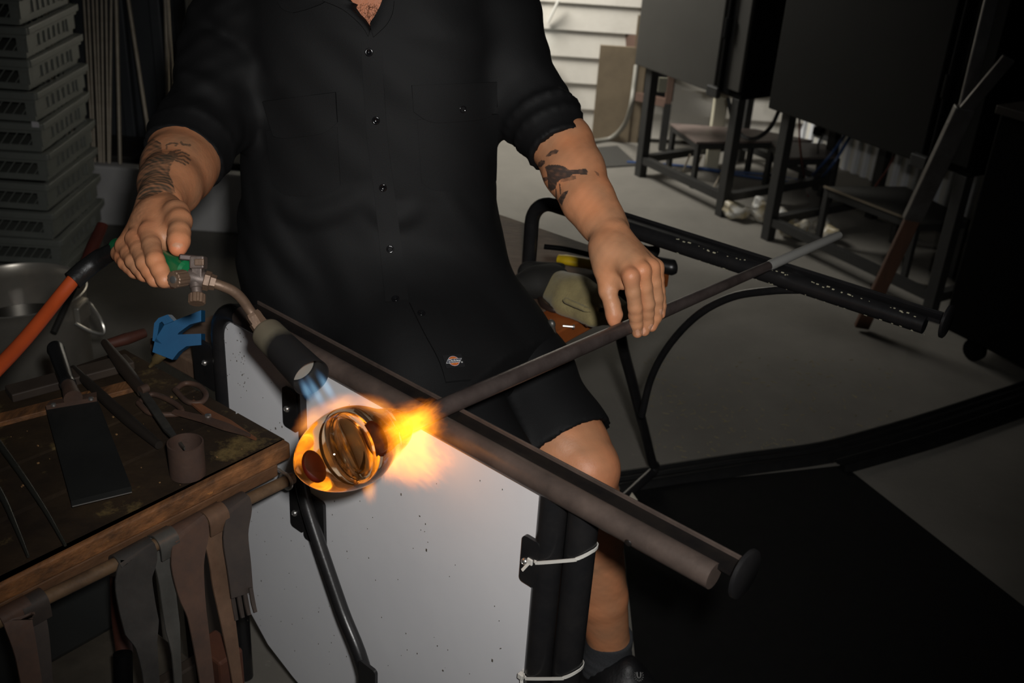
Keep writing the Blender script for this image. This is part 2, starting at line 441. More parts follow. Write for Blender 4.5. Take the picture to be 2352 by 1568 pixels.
tag(sd.build('trim_3', mat('white_door_trim', (.62, .6, .56), .5)), kind='structure')

# ================================================================ KILNS
M_kiln = mat('kiln_grey_steel', (.038, .036, .031), .5, 0, (.032, .030, .026), 5., .5, .05, 60)
M_kblk = mat('kiln_black_steel', (.003, .003, .003), .6, 0, spec=.05)
M_kiln2 = mat('kiln_steel_shade_darkened', (.0065, .0065, .0055), .55, 0, (.005, .005, .0043), 5., .5, spec=.2)  # second kiln's dimmer light is put into this darker colour
M_leg = mat('kiln_leg_steel', (.020, .020, .019), .5, .1, (.030, .029, .027), 9., .5)
def kiln(o, L, Dp, zb, label, M_kiln=M_kiln):
    t = thing('kiln', o, label, 'kiln', None)
    c = o + E3 * L / 2 + W3 * Dp / 2
    m = MB(); m.box(c + Z3 * (zb + .65), E3 * L / 2, W3 * Dp / 2, Z3 * .65, .006); m.build('body', M_kblk, t)
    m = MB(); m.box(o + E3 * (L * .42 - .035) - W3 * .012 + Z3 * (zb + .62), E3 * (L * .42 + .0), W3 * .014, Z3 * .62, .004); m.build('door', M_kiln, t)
    m = MB(); m.tube([o + E3 * L * .84 - W3 * .03 + Z3 * (zb + .02), o + E3 * L * .84 - W3 * .03 + Z3 * (zb + 1.25)], .009, 10); m.build('hinge_rod', M_kblk, t, True)
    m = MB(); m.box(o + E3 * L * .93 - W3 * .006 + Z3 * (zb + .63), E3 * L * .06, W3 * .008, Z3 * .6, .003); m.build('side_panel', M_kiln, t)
    for k in (.25, .9):
        m = MB(); m.tube([o + E3 * L * .84 - W3 * .03 + Z3 * (zb + k - .035), o + E3 * L * .84 - W3 * .03 + Z3 * (zb + k + .035)], .016, 12); m.build('hinge_knuckle', M_kblk, t, True)
    m = MB(); m.box(o + E3 * L * .80 - W3 * .035 + Z3 * (zb + .01), E3 * .03, W3 * .012, Z3 * .02, .004); m.build('latch', M_leg, t)
    corners = [o + E3 * .03 + W3 * .02, o + E3 * (L - .03) + W3 * .02, o + E3 * .03 + W3 * (Dp - .03), o + E3 * (L - .03) + W3 * (Dp - .03)]
    for p in corners:
        m = MB(); m.box(p + Z3 * (zb / 2), E3 * .019, W3 * .019, Z3 * zb / 2, .002); m.build('leg', M_leg, t)
    for a, b in ((0, 1), (2, 3), (0, 2), (1, 3)):
        m = MB(); m.bar(corners[a] + Z3 * .075, corners[b] + Z3 * .075, .03, .03); m.build('stretcher', M_leg, t)
    return t
kiln(K0 - E3 * .03 + W3 * 0, .575, .62, .465, 'grey kiln nearest the white weatherboard wall on black legs')
K2 = wz(1762, 555, 0)
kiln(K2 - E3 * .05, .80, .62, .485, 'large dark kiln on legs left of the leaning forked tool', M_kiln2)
# glimpsed chimney-hood kiln and cabinet at the far right
cb0 = wz(2150, 800, 0)
t = thing('cabinet', cb0, 'black wheeled cabinet at the right edge behind the leaning forked tool', 'cabinet')
m = MB(); m.box(cb0 + E3 * .6 + W3 * .35 + Z3 * .40, E3 * .6, W3 * .35, Z3 * .33, .008); m.build('body', M_kblk, t)
m = MB(); m.box(cb0 + E3 * .6 + W3 * .35 + Z3 * .742, E3 * .61, W3 * .36, Z3 * .012, .003); m.build('top', mat('dark_brown_board', (.018, .013, .008), .6), t)
m = MB(); m.box(cb0 + E3 * .6 + W3 * .45 + Z3 * 1.25, E3 * .58, W3 * .25, Z3 * .49, .008); m.build('upper_body', M_kblk, t)
for kx in (.1, 1.1):
    m = MB(); p = cb0 + E3 * kx + W3 * .04
    m.lathe(p + Z3 * .035 - W3 * .015, W3, [(0, .028), (.004, .034), (.026, .034), (.03, .028)], 18); m.box(p + Z3 * .062, E3 * .02, W3 * .02, Z3 * .012)
    m.build('caster', M_kblk, t, True)

# low steel tables under the kilns
M_plate = mat('worn_plate_steel', (.10, .085, .075), .55, .2, (.15, .12, .105), 6., .5)
def low_table(pc, z, label, th=.008, mt=None, rw=.010):
    P = [wz(x, y, z) for x, y in pc]; c = sum(P) / 4
    t = thing('low_table', (c[0], c[1], 0), label, 'table')
    m = MB(); m.prism([p - Z3 * th for p in P], Z3 * th); m.build('tabletop', mt or M_plate, t)
    for p in P:
        p2 = p + (c - p) * .06
        m = MB(); m.box((p2[0], p2[1], (z - th) / 2), E3 * rw, W3 * rw, Z3 * (z - th) / 2); m.build('leg', M_leg, t)
    for a, b in ((0, 1), (1, 2), (2, 3), (3, 0)):
        m = MB(); m.bar(P[a] + (c - P[a]) * .05 - Z3 * (th + .012), P[b] + (c - P[b]) * .05 - Z3 * (th + .012), .016, .022); m.build('frame_bar', M_leg, t)
low_table([(1540, 283), (1735, 296), (1868, 322), (1600, 326)], .20, 'low steel table with a pinkish worn top under the grey kiln', mt=mat('pinkish_steel', (.22, .17, .15), .5, .1, (.12, .09, .08), 9., .52))
low_table([(1770, 322), (1895, 330), (1928, 360), (1800, 362)], .20, 'small dark low table between the two kilns')
low_table([(1893, 428), (2080, 428), (2230, 505), (2110, 512)], .22, 'low steel table with a bright front edge under the dark kiln', mt=mat('dark_plate', (.045, .044, .042), .5, .2, (.06, .058, .05), 7.))
m = MB(); m.bar(wz(1893, 428, .222), wz(2110, 512, .222), .008, .006); tag(m.build('steel_strip', mat('tan_strip', (.16, .13, .09), .5)), 'thin tan steel strip along the low table front edge', 'strip')
# brown angle-iron stand behind the first kiln
M_brown = mat('red_brown_steel', (.13, .075, .055), .6, .1, (.09, .055, .04), 9., .5)
sx0 = wz(1412, 318, 0); t = thing('angle_iron_stand', sx0, 'red-brown angle iron stand with black panel against the weatherboards', 'stand')
e0 = np.array([1.0, 0, 0])
def zat(x, y, P):  # height of the vertical through P at image row y
    r = _ray(x, y); k = np.hypot(P[0], P[1]) / np.hypot(r[0], r[1]); return CAMH + r[2] * k
sz = zat(1425, 212, sx0); dx = E3 * .02
s1 = wz(1520, 345, 0)
ztop = zat(1440, 92, sx0)
for p in (sx0, s1):
    m = MB(); m.box(p + Z3 * sz / 2, e0 * .016, np.array([0, .016, 0]), Z3 * sz / 2); m.build('leg', M_leg, t)
    m = MB(); m.box(p + Z3 * (sz + (ztop - sz) / 2), e0 * .014, np.array([0, .014, 0]), Z3 * (ztop - sz) / 2); m.build('post', M_brown, t)
m = MB(); m.bar(sx0 + Z3 * sz, s1 + Z3 * sz, .03, .035); m.build('cross_rail', M_brown, t)
m = MB(); m.bar(sx0 + Z3 * ztop, s1 + Z3 * ztop, .03, .06); m.build('top_rail', M_brown, t)
bk = nrm(np.cross(Z3, s1 - sx0)); bk = bk if bk[1] > 0 else -bk
m = MB(); mid = (sx0 + s1) / 2 + bk * .04; m.box(mid + Z3 * (sz + ztop) / 2, (s1 - sx0) * .5, bk * .006, Z3 * (ztop - sz) / 2); m.build('panel', M_kblk, t)
m = MB(); pr = wz(1500, 215, .46); m.box(wd(1522, 195, 4.5), e0 * .018, np.array([0, .004, 0]), Z3 * .03); m.build('gauge', mat('pale_gauge', (.3, .29, .22), .4), t)
# cream post
p = wz(1632, 388, 0); zt = zat(1650, 190, p)
t_ = MB(); t_.box((p[0], p[1], zt / 2 + .1), (.028, 0, 0), (0, .028, 0), (0, 0, zt / 2 + .1), .004)
tag(t_.build('cream_post', mat('cream_paint', (.46, .43, .33), .5), base=(p[0], p[1], 0)), 'cream square post standing behind the pinkish low table', 'post')
# brown board leaning at the wall
q0 = wz(1366, 325, 0)
m = MB(); m.box((q0[0] + .07, 4.94, .22), (.085, 0, 0), (0, .008, 0), (0, 0, .22)); m.box((q0[0] + .17, 4.945, .29), (.03, 0, 0), (0, .006, 0), (0, 0, .29))
tag(m.build('brown_board', mat('brown_hardboard', (.20, .155, .10), .6, 0, (.13, .10, .065), 6., .55), base=(q0[0] + .07, 4.94, 0)), 'brown hardboard offcut leaning on the white weatherboards', 'board')
# grey hose
hp = [wz(1345, 327, .012), wz(1400, 318, .014), wz(1432, 290, .10), wd(1448, 250, 4.62), wd(1456, 200, 4.6), wd(1462, 150, 4.6)]
m = MB(); m.tube(spline(hp, 8), .011, 10); tag(m.build('grey_hose', mat('grey_rubber', (.21, .20, .17), .5), smooth=True, base=hp[0]), 'pale grey hose curving up beside the brown stand', 'hose')
# wall shelf and can
sh = wy(1262, 163, 4.93); m = MB(); m.box((sh[0] - .07, 4.90, sh[2]), (.10, 0, 0), (0, .05, 0), (0, 0, .006), .002)
tag(m.build('wall_shelf', mat('white_shelf', (.62, .6, .55), .5)), 'small white shelf on the weatherboards beside the sleeve', 'shelf')
t = thing('spray_can', (sh[0] - .045, 4.895, sh[2] + .006), 'pale blue and red can standing on the small white shelf', 'can')
zb_ = sh[2] + .006
m = MB(); m.lathe((sh[0] - .045, 4.895, zb_), (0, 0, 1), [(0, .034), (.004, .036), (.085, .036), (.09, .030), (.097, .012)], 20); m.build('can_body', mat('pale_blue_tin', (.28, .50, .60), .35), t, True)
m = MB(); m.lathe((sh[0] - .045, 4.895, zb_ + .03), (0, 0, 1), [(0, .0364), (.022, .0364)], 20, False, False); m.build('red_band', mat('red_print', (.5, .12, .1), .4), t, True)
m = MB(); m.lathe((sh[0] - .045, 4.895, zb_ + .097), (0, 0, 1), [(0, .011), (.014, .011), (.016, .008)], 14); m.build('cap', mat('white_cap', (.6, .6, .58), .4), t, True)
# shelf bracket strut
m = MB(); m.bar(wy(1283, 0, 4.93), wy(1258, 52, 4.95), .010, .010); tag(m.build('bracket', mat('white_shelf', (.62, .6, .55), .5)), 'thin white diagonal bracket on the weatherboards', 'bracket')
# floor grating
gz = .006; G = [wz(1348, 340, gz), wz(1418, 334, gz), wz(1466, 378, gz), wz(1372, 384, gz)]
m = MB(); m.prism([p - Z3 * gz for p in G], Z3 * gz); tag(m.build('floor_mat', mat('ribbed_dark_mat', (.035, .034, .03), .7, 0, (.05, .047, .042), 200., .5)), 'dark ribbed mat on the floor before the weatherboards', 'mat')
# socket, cables
m = MB(); q = R0 + E3 * 1.15 - W3 * .035
sp = wd(1893, 302, 4.45)
t = thing('wall_socket', sp, 'white wall socket with a black plug under the dark kiln', 'socket')
m = MB(); m.box(sp, E3 * .05, W3 * .006, Z3 * .035, .004); m.build('plate', mat('socket_white', (.4, .4, .38), .4), t)
m = MB(); m.box(sp - W3 * .02 - E3 * .01, E3 * .02, W3 * .016, Z3 * .016, .004); m.build('plug', M_kblk, t)
def cable(pts, r, material, label, name='cable'):
    P = spline(pts, 6); m = MB(); m.tube(P, r, 8); tag(m.build(name, material, smooth=True, base=P[0]), label, 'cable')
M_blue = mat('blue_hose', (.03, .07, .19), .45); M_redw = mat('red_wire', (.09, .02, .012), .5); M_blackc = mat('black_cable', (.008, .008, .008), .5)
cable([wd(1948, 300, 4.3), wd(1895, 370, 4.3), wz(1845, 412, .01), wz(1760, 400, .008), wz(1660, 392, .008), wz(1560, 380, .008), wz(1440, 372, .008)], .006, M_blue, 'upper of two blue hoses sagging from the dark kiln', 'blue_hose')
cable([wd(1958, 305, 4.25), wd(1910, 380, 4.25), wz(1868, 418, .008), wz(1800, 416, .008), wz(1720, 405, .008), wz(1600, 385, .008)], .006, M_blue, 'lower of two blue hoses sagging from the dark kiln', 'blue_hose')
cable([wd(1836, 270, 4.0), wd(1838, 340, 4.0), wz(1850, 420, .01), wz(1856, 450, .01)], .004, M_redw, 'thin red wire hanging beside the dark kiln leg', 'red_wire')
cable([wd(2056, 350, 3.8), wd(2040, 385, 3.8), wd(2010, 428, 3.85)], .004, M_redw, 'thin red wire hanging over the bright-edged low table', 'red_wire')
cable([wd(1793, 245, 4.1), wd(1770, 292, 4.1), wd(1735, 318, 4.1), wd(1703, 310, 4.15), wd(1682, 270, 4.2), wd(1672, 225, 4.2)], .008, M_blackc, 'black cable looping between the two kilns', 'black_cable')
cable([wd(1893, 306, 4.4), wd(1880, 330, 4.4), wd(1878, 370, 4.4), wz(1872, 405, .01)], .004, M_blackc, 'thin black cable dropping from the wall socket', 'black_cable')
for k, (a, b) in enumerate((((1585, 355), (1568, 395)), ((1612, 358), (1590, 405)), ((1660, 390), (1640, 430)))):
    m = MB(); m.tube([wz(*b, .004), wd(*a, 4.55)], .004, 8); tag(m.build('thin_rod', M_rod, smooth=True), ('left', 'middle', 'right')[k] + ' of three thin rods leaning under the grey kiln', 'rod', 'thin rods under the grey kiln')
# plastic bags under the kilns
M_bag = mat('white_yellow_bag', (.46, .45, .42), .4, 0, (.42, .28, .03), 13., .60, .4, 40, (.25, .05, .02), 16., .66)
def bag(px, py, sx, sy, label, seed, rz=0.):
    c = wz(px, py, 0); F_ = Field(c + np.array([-sx - .04, -sy - .04, -.01]), c + np.array([sx + .04, sy + .04, .16]), .006)
    r2 = np.random.default_rng(seed)
    for k in range(7):
        a = c + np.array([r2.uniform(-sx, sx) * .8, r2.uniform(-sy, sy) * .6, .03]); b = a + np.array([r2.uniform(-.06, .06), r2.uniform(-.03, .03), r2.uniform(0, .035)])
        F_.cone(a, b, r2.uniform(.025, .04), r2.uniform(.014, .03), .02)
    Xg, Yg, Zg = np.meshgrid(*F_.ax, indexing='ij', sparse=True); F_.d = (F_.d + .007 * np.abs(np.sin(Xg * 55 + 3 * np.sin(Yg * 40)) * np.cos(Yg * 63 + 2 * np.sin(Zg * 70))) + .004 * np.sin(Zg * 120 + Xg * 90)).astype(np.float32)
    F_.cut(c + Z3 * .002, (0, 0, -1)); V, Fc = F_.mesh(0)
    o = obj_vf('plastic_bag', V, Fc, M_bag); tag(o, label, 'bag')
bag(1730, 505, .11, .06, 'white and yellow plastic bag between the two kiln legs', 3)
bag(1850, 540, .12, .07, 'crumpled white plastic bag with yellow print under the dark kiln', 5)
# leaning forked tool
t0 = wz(1975, 758, 0.0); t1 = wd(2195, 292, 2.95); up_ = nrm(t1 - t0)
t = thing('forked_tool', t0, 'tall wooden-handled tool with a two-pronged steel head leaning at the cabinet', 'tool')
m = MB(); m.bar(t0 + up_ * .012, t1, .045, .02, (0, 1, 0), .003); m.build('handle', mat('red_brown_wood', (.10, .042, .022), .6, 0, (.06, .028, .016), 20., .5, stretch=(1, 1, .1)), t)
M_steelfork = mat('dull_fork_steel', (.16, .155, .15), .38, .7, (.10, .09, .085), 14., .5)
m = MB(); m.bar(t1 - up_ * .3, t1 + up_ * .06, .055, .026, (0, 1, 0), .003); m.build('socket', M_steelfork, t)
for tip, lab in ((wd(2284, -30, 2.8), 0), (wd(2318, 132, 2.8), 1)):
    m = MB(); a = t1 + nrm(np.cross(up_, (0, 1, 0))) * (.012 if lab else -.012); m.bar(a, tip, .036, .012, (0, 1, 0), .002); m.build('prong', M_steelfork, t)
# rubber mat and cable covers
M_rub = mat('black_rubber_mat', (.005, .005, .005), .8, 0, (.0075, .0075, .0072), 40., .5, .1, 300, spec=.12)
mp = [wz(1420, 1125, .006), wz(1938, 1068, .006), wz(2420, 1445, .006), wz(2420, 1900, .006), wz(1500, 1900, .006)]
m = MB(); m.prism([p - Z3 * .005 for p in mp], Z3 * .005); tag(m.build('rubber_mat', M_rub), 'large black rubber mat on the floor in front of the bench', 'mat')
M_cov = mat('black_cable_cover', (.006, .006, .006), .5, 0, (.010, .0098, .0095), 30., .5, spec=.25)
def cover(px, w, label):
    P = spline([wz(x, y, .0) for x, y in px], 8); m = MB()
    n = len(P); vs = []; prof = [(-.5, .002), (-.36, .018), (-.28, .020), (-.2, .014), (-.06, .014), (0, .020), (.06, .014), (.2, .014), (.28, .020), (.36, .018), (.5, .002)]
    for i in range(n):
        d = nrm(P[min(i + 1, n - 1)] - P[max(i - 1, 0)]); sd_ = np.cross(d, Z3)
        for a, z in prof: vs.append(P[i] + sd_ * a * w + Z3 * z)
    k = len(prof); fs = [(i * k + j, i * k + j + 1, (i + 1) * k + j + 1, (i + 1) * k + j) for i in range(n - 1) for j in range(k - 1)]
    m.add(vs, fs); tag(m.build('cable_cover', M_cov, smooth=True, base=P[0]), label, 'cable cover')
cover([(1410, 1115), (1520, 1098), (1700, 1070), (1880, 1045), (2000, 1015), (2150, 970), (2420, 880)], .085, 'long black rubber cable cover curving across the concrete floor')
cover([(1925, 1078), (2060, 1040), (2180, 1003), (2420, 920)], .05, 'short narrow black cable cover strip beside the mat corner')
m = MB(); sp_ = [wz(1432, 1152, .022), wz(1448, 1128, .03), wz(1464, 1150, .022)]; m.prism(sp_, Z3 * .003)
tag(m.build('paper_scrap', mat('cream_paper', (.55, .5, .4), .7)), 'small cream triangular scrap lying beside the knee', 'scrap')
# pale straw-like debris on the concrete
M_straw = mat('straw', (.26, .22, .12), .8); m = MB()
for i in range(260):
    px = rng.uniform(1480, 2050); py = rng.uniform(820, 1050)
    p = wz(px, py, .0012); a = rng.uniform(0, 6.28); L = rng.uniform(.004, .018); d = np.array([math.cos(a), math.sin(a), 0])
    m.bar(p - d * L / 2, p + d * L / 2, .0014, .0012)
o = m.build('straw_debris', M_straw); tag(o, 'pale straw and dust scattered on the concrete floor', 'debris', kind='stuff')
# ================================================================ BENCH
M_blk = mat('black_enamel', (.010, .010, .011), .32, 0, (.016, .015, .015), 25., .5, .04, 200)
M_rail = mat('worn_brown_black_steel', (.046, .035, .030), .38, .1, (.105, .077, .064), 14., .53, .06, 150, (.13, .05, .02), 26., .69, stretch=(1, 1, 1))
M_chan = mat('black_channel_steel', (.007, .006, .006), .45, 0, (.014, .011, .009), 30., .55, spec=.3)
M_bolt = mat('zinc_bolt', (.55, .53, .50), .3, .9)
M_panel = mat('white_sheet_metal', (.68, .68, .70), .42, 0, (.73, .73, .745), 5., .5, .05, 9, (.50, .49, .48), 60., .73)
RZ = .742
_p1, _p2 = wz(643, 775, RZ), wz(1640, 1323, RZ)
U2 = nrm(_p2 - _p1); V2 = np.array([-U2[1], U2[0], 0.0]); _u1 = (_p1[:2] - A0).dot(UU)
A2 = _p1[:2] - U2[:2] * _u1
def N(u, v, z): q = A2 + u * U2[:2] + v * V2[:2]; return np.array([q[0], q[1], z])
def onn(x, y, v):
    r = _ray(x, y); t = (v + A2.dot(V2[:2])) / (r[:2].dot(V2[:2])); P = r * t; P[2] += CAMH; return P
bench = thing('glassblowing_bench', B(.2, .4, 0), 'black steel glassblowing bench with two rails, white side panel and wooden seat', 'bench')
def arc(c, a, b, n=8):
    return [np.asarray(c) + np.asarray(a) * math.cos(math.pi / 2 * k / n) + np.asarray(b) * math.sin(math.pi / 2 * k / n) for k in range(n + 1)]
def rail(v0, u0, u1, lab, near):
    R = .0148; X = N if near else B; Ux = U2 if near else U3
    P = [X(u1, v0, RZ), X(u0 + .055, v0, RZ)] + arc(X(u0 + .05, v0, RZ - .05), Z3 * .05, -Ux * .05)[1:] + [X(u0, v0, .35), X(u0, v0, 0)]
    m = MB(); m.tube(P[:2], R, 20); r = m.build('rail_tube', M_rail if near else M_blk, bench, True, 50); r['label'] = lab
    m = MB(); m.tube(P[1:], R * .97, 20); m.build('back_leg', M_blk, bench, True, 50)
    ue = u1 + .024
    m = MB(); m.bar(X(u0 + .06, v0 + .0155, RZ + .010), X(ue, v0 + .0155, RZ + .010), .022, .006, Z3); m.build('rail_channel', M_chan if near else M_blk, r)
    m = MB(); m.bar(X(u0 + .06, v0 + .0275, RZ + .014), X(ue, v0 + .0275, RZ + .014), .0025, .008, Z3, .0006); m.build('rail_lip', M_rail if near else M_blk, r)
    m = MB(); m.lathe(X(ue, v0 + .012, RZ + .012), Ux, [(0, .0255), (.001, .0275), (.005, .0275), (.006, .026)], 40)
    m.build('end_stop', M_blk, r, True, 40)
    return r
_ue = (wz(1640, 1323, RZ)[:2] - A2).dot(U2[:2])
rail(0.0, -.02, _ue, 'worn brown-black rail tube on the near side', True)
rail(.753, .017, .79, 'black rail tube on the far side', False)
m = MB(); m.ell(onn(1443, 1246, -.0140), U2 * .0045, V2 * .002, Z3 * .0045); m.build('rivet', M_chan, bench, True)
# paint chips on the far rail
M_chip = mat('cream_chip', (.5, .47, .33), .7); m = MB()
for i in range(70):
    u = rng.uniform(.33, .80); a = rng.choice([rng.uniform(1.9, 2.3), rng.uniform(3.9, 4.3), rng.uniform(2.0, 2.2)])
    c = B(u, .753 + .0148 * math.cos(a), RZ + .0148 * math.sin(a)); nn = V3 * math.cos(a) + Z3 * math.sin(a); tt = np.cross(U3, nn)
    s_ = rng.uniform(.0003, .0012); m.box(c, U3 * s_ * rng.uniform(1, 3), tt * s_, nn * .0003)
o = m.build('paint_chips', M_chip, bench); o['kind'] = 'stuff'
# white panel
pan = [(-.02, .62), (-.019, .68), (-.012, .708), (.003, .722), (.02, .727), (.614, .727), (.612, .08), (.2, .08), (.124, .103), (.06, .13), (.011, .175), (-.006, .25), (-.012, .40)]
m = MB(); m.prism([N(u, -.003, z) for u, z in pan], V2 * .002); po = m.build('side_panel', M_panel, bench); po['label'] = 'large white sheet-metal side panel, smudged and dented'
M_smut = mat('smudge', (.10, .085, .07), .9); m = MB()
for i in range(170):
    u = rng.uniform(.0, .6); z = rng.uniform(.14, .72); s_ = rng.uniform(.00025, .0006)
    if rng.random() < .2: u = rng.uniform(-.012, .05); z = rng.uniform(.62, .72)
    if rng.random() < .1: s_ *= 2
    m.box(N(u, -.0036, z), U2 * s_, V2 * .0003, Z3 * s_ * rng.uniform(.6, 2.4))
o = m.build('soot_specks', M_smut, bench); o['kind'] = 'stuff'
def lug(u0, u1, z0, z1, bolts, v=-.012, parent=bench):
    m = MB(); r = .006; pts = []
    for cx_, cz_, a0 in ((u1 - r, z1 - r, 0), (u0 + r, z1 - r, 90), (u0 + r, z0 + r, 180), (u1 - r, z0 + r, 270)):
        for k in range(5):
            a = math.radians(a0 + k * 22.5); pts.append(N(cx_ + r * math.cos(a), v, cz_ + r * math.sin(a)))
    m.prism(pts, V2 * .005); g = m.build('mounting_lug', M_blk, parent)
    for bu, bz in bolts:
        m = MB(); m.lathe(N(bu, v + .001, bz), -V2, [(0, .0050), (.002, .0050), (.004, .0040), (.005, .002), (.0045, .0016)], 16); m.build('bolt', M_bolt, g, True)
def uz(px, py, v=-.012):
    P = onn(px, py, v); q = P[:2] - A2; return q.dot(U2[:2]), P[2]
a = uz(448, 872); b = uz(487, 798); lug(a[0], b[0], min(a[1], b[1]) , max(a[1], b[1]), [uz(470, 833)])
a = uz(651, 975); b = uz(680, 905); lug(a[0], b[0], a[1], b[1], [uz(659, 939)])
a = uz(668, 1205); b = uz(738, 1150); lug(a[0], a[0] + .030, a[1], b[1], [uz(677, 1178)]); lug(a[0] + .031, b[0] + .004, a[1] - .006, b[1] - .004, [uz(717, 1186)])
a = uz(1192, 1330); b = uz(1240, 1250); lug(a[0], b[0], a[1], b[1], [uz(1206, 1289)])
m = MB(); m.bar(N(.1835, -.008, .54), N(.1835, -.008, .712), .005, .012, V2); m.build('flat_stay', M_blk, bench)
# splayed legs joined across the floor
def leg_path(v0, s):
    top = [B(.241 if s > 0 else .183, v0, RZ - .012), B(.241 if s > 0 else .185, v0, .54)]
    foot = B(.19 if s > 0 else .20, v0 + s * .325, .03)
    k = top[1]; d = foot - k
    return [top[0], top[1] + (top[0] - top[1]) * .3, top[1] * .94 + foot * .06, k + d * .35, k + d * .7, k + d * .93]
Lf = leg_path(.753, 1); Ln = leg_path(-.010, -1)
e1 = Lf[-1]; e2 = Ln[-1]
Pf = Lf + [e1 + V3 * .018 - Z3 * .02, e1 + V3 * .012 - Z3 * .034, e1 - V3 * .02 - Z3 * .037, B(.2, .75, .0125), B(.2, .4, .0125)]
m = MB(); m.tube(spline(Pf, 6), .0112, 16); m.build('splayed_leg', M_blk, bench, True)
Pn = [onn(688, 1085, -.016), onn(702, 1150, -.020), onn(730, 1240, -.026), onn(785, 1400, -.036), onn(842, 1560, -.046), N(.40, -.055, .10), N(.42, -.058, .03), N(.42, -.03, .0125), B(.36, .2, .0125), B(.2, .4, .0125)]
m = MB(); m.tube(spline(Pn, 6), .0102, 16); m.build('splayed_leg', M_blk, bench, True)
a = uz(826, 1590, -.056); b = uz(864, 1542, -.056); lug(a[0], b[0], a[1] - .02, b[1], [], -.058)
# curved brace under the far rail
bp = [onv(1850, 664, .753), onv(1770, 667, .76), onv(1680, 682, .78), onv(1600, 725, .80), onv(1535, 795, .83), onv(1495, 870, .85), onv(1474, 955, .862)]
m = MB(); m.tube(spline(bp, 6), .0075, 14); m.build('curved_brace', M_blk, bench, True)
# front legs with cable ties
for u_, v_, r_ in ((.627, .006, .0175), (.664, .016, .0185)):
    m = MB(); m.tube([N(u_, v_, RZ - .005), N(u_, v_, .3), N(u_, v_, 0)], r_, 22); m.build('front_leg', M_blk, bench, True)
M_tie = mat('milky_nylon', (.62, .60, .55), .4)
def tie(pc, tl):
    zc = uz(*pc)[1]
    c1 = N(.627, .006, zc); c2 = N(.664, .016, zc); loop = []
    for k in range(28):
        a = 2 * math.pi * k / 28; c = c1 if math.cos(a) < 0 else c2; r = .0190 if math.cos(a) < 0 else .0200
        q = c + U2 * r * math.cos(a) + V2 * r * math.sin(a); s_ = np.clip(np.dot(q - (c1 + c2) / 2, U2) / .038, -1, 1)
        loop.append(q + Z3 * (.020 * s_ - (.007 * (1 - s_ * s_) if math.sin(a) < 0 else 0)))
    loop.append(loop[0]); loop = spline(loop, 3); m = MB(); m.strip(loop, .0042, Z3, .0013); t_ = m.build('cable_tie', M_tie, bench)
    h = c1 + U2 * -.013 - V2 * .0165 - Z3 * .021
    m = MB(); m.box(h, U2 * .004, V2 * .0035, Z3 * .0042, .001); m.build('tie_head', M_tie, t_)
    m = MB(); m.bar(h, h + np.array(tl), .004, .0013); m.build('tie_tail', M_tie, t_)
tie((1240, 1268), (-.010, -.004, -.012)); tie((1228, 1545), (.002, -.006, -.02))
# seat
M_seat = mat('worn_brown_seat_wood', (.15, .092, .06), .6, 0, (.085, .05, .032), 9., .5, .2, 40, (.21, .14, .09), 14., .62, stretch=(1, 4, 1, .64))
M_orange = mat('orange_stained_wood', (.36, .10, .022), .5, 0, (.26, .065, .014), 16., .5, .1, 60)
seat_z = .600
m = MB(); m.box(B(-.035, .49, seat_z - .016), U3 * .20, V3 * .445, Z3 * .016, .003); m.build('seat_plank', M_seat, bench)
m = MB(); m.box(B(.202, .49, seat_z - .016), U3 * .035, V3 * .445, Z3 * .0162, .003); m.build('seat_plank', M_orange, bench)
# ================================================================ TOOL TABLE
TZ = .610
M_tw = mat('scorched_table_wood', (.014, .009, .006), .7, 0, (.042, .026, .013), 7., .5, .35, 45, (.13, .09, .034), 6.0, .56, spec=.25)
M_edge = mat('charred_orange_wood', (.28, .115, .038), .62, 0, (.075, .034, .014), 11., .47, .5, 40, (.38, .16, .045), 20., .64, stretch=(3.2, 1, 4, -.64))
table = thing('tool_table', B(-.03, -.38, 0), 'low scorched wooden tool table piled with rusty hand tools', 'table')
un = [(-.245, -.15), (-.147, -.05), (-.047, .05), (.053, .172)]
for i, (a, b) in enumerate(((-.215, -.125), (-.122, -.03), (-.027, .065), (.068, .172))):
    m = MB(); sk = (-.05, -.035, -.015, 0)[i]
    P = [B(a + .002, -.014, TZ - .022), B(b, -.014, TZ - .022), B(b + sk * .6, -.80, TZ - .022), B(a + .002 + sk, -.80, TZ - .022)]
    m.prism(P, Z3 * .022); m.build('plank', M_tw, table)
m = MB(); m.bar(B(.176, -.014, TZ - .013), B(.160, -.80, TZ - .013), .018, .026, Z3, .003); m.build('edge_strip', M_edge, table)
m = MB(); m.bar(B(.172, -.035, TZ - .037), B(.156, -.80, TZ - .037), .020, .022, Z3, .003); m.build('apron', mat('brown_apron_wood', (.13, .062, .028), .6, 0, (.075, .036, .017), 10., .5, .3, 40, stretch=(3.2, 1, 4, -.64)), table)
for u_, v_ in ((.02, -.07), (-.18, -.06), (.11, -.76), (-.2, -.76)):
    m = MB(); m.box(B(u_, v_, .293), U3 * .022, V3 * .022, Z3 * .293, .002); m.build('leg', mat('dark_leg_wood', (.03, .02, .013), .7), table)
m = MB(); m.box(B(-.045, -.46, .235), U3 * .175, V3 * .31, Z3 * .009, .002); m.build('shelf', mat('grimy_shelf', (.075, .062, .045), .7, 0, (.035, .028, .02), 8., .5, .3, 40, (.13, .115, .085), 10., .63), table)
m = MB(); m.bar(B(.14, -.16, .262), B(.125, -.78, .262), .02, .05, Z3, .003); m.build('shelf_rail', mat('dark_leg_wood', (.03, .02, .013), .7), table)
m = MB(); m.bar(B(-.05, -.15, .32), B(-.06, -.75, .32), .05, .12, Z3, .01); m.build('drawer_box', mat('dark_steel_box', (.02, .021, .02), .4), table)
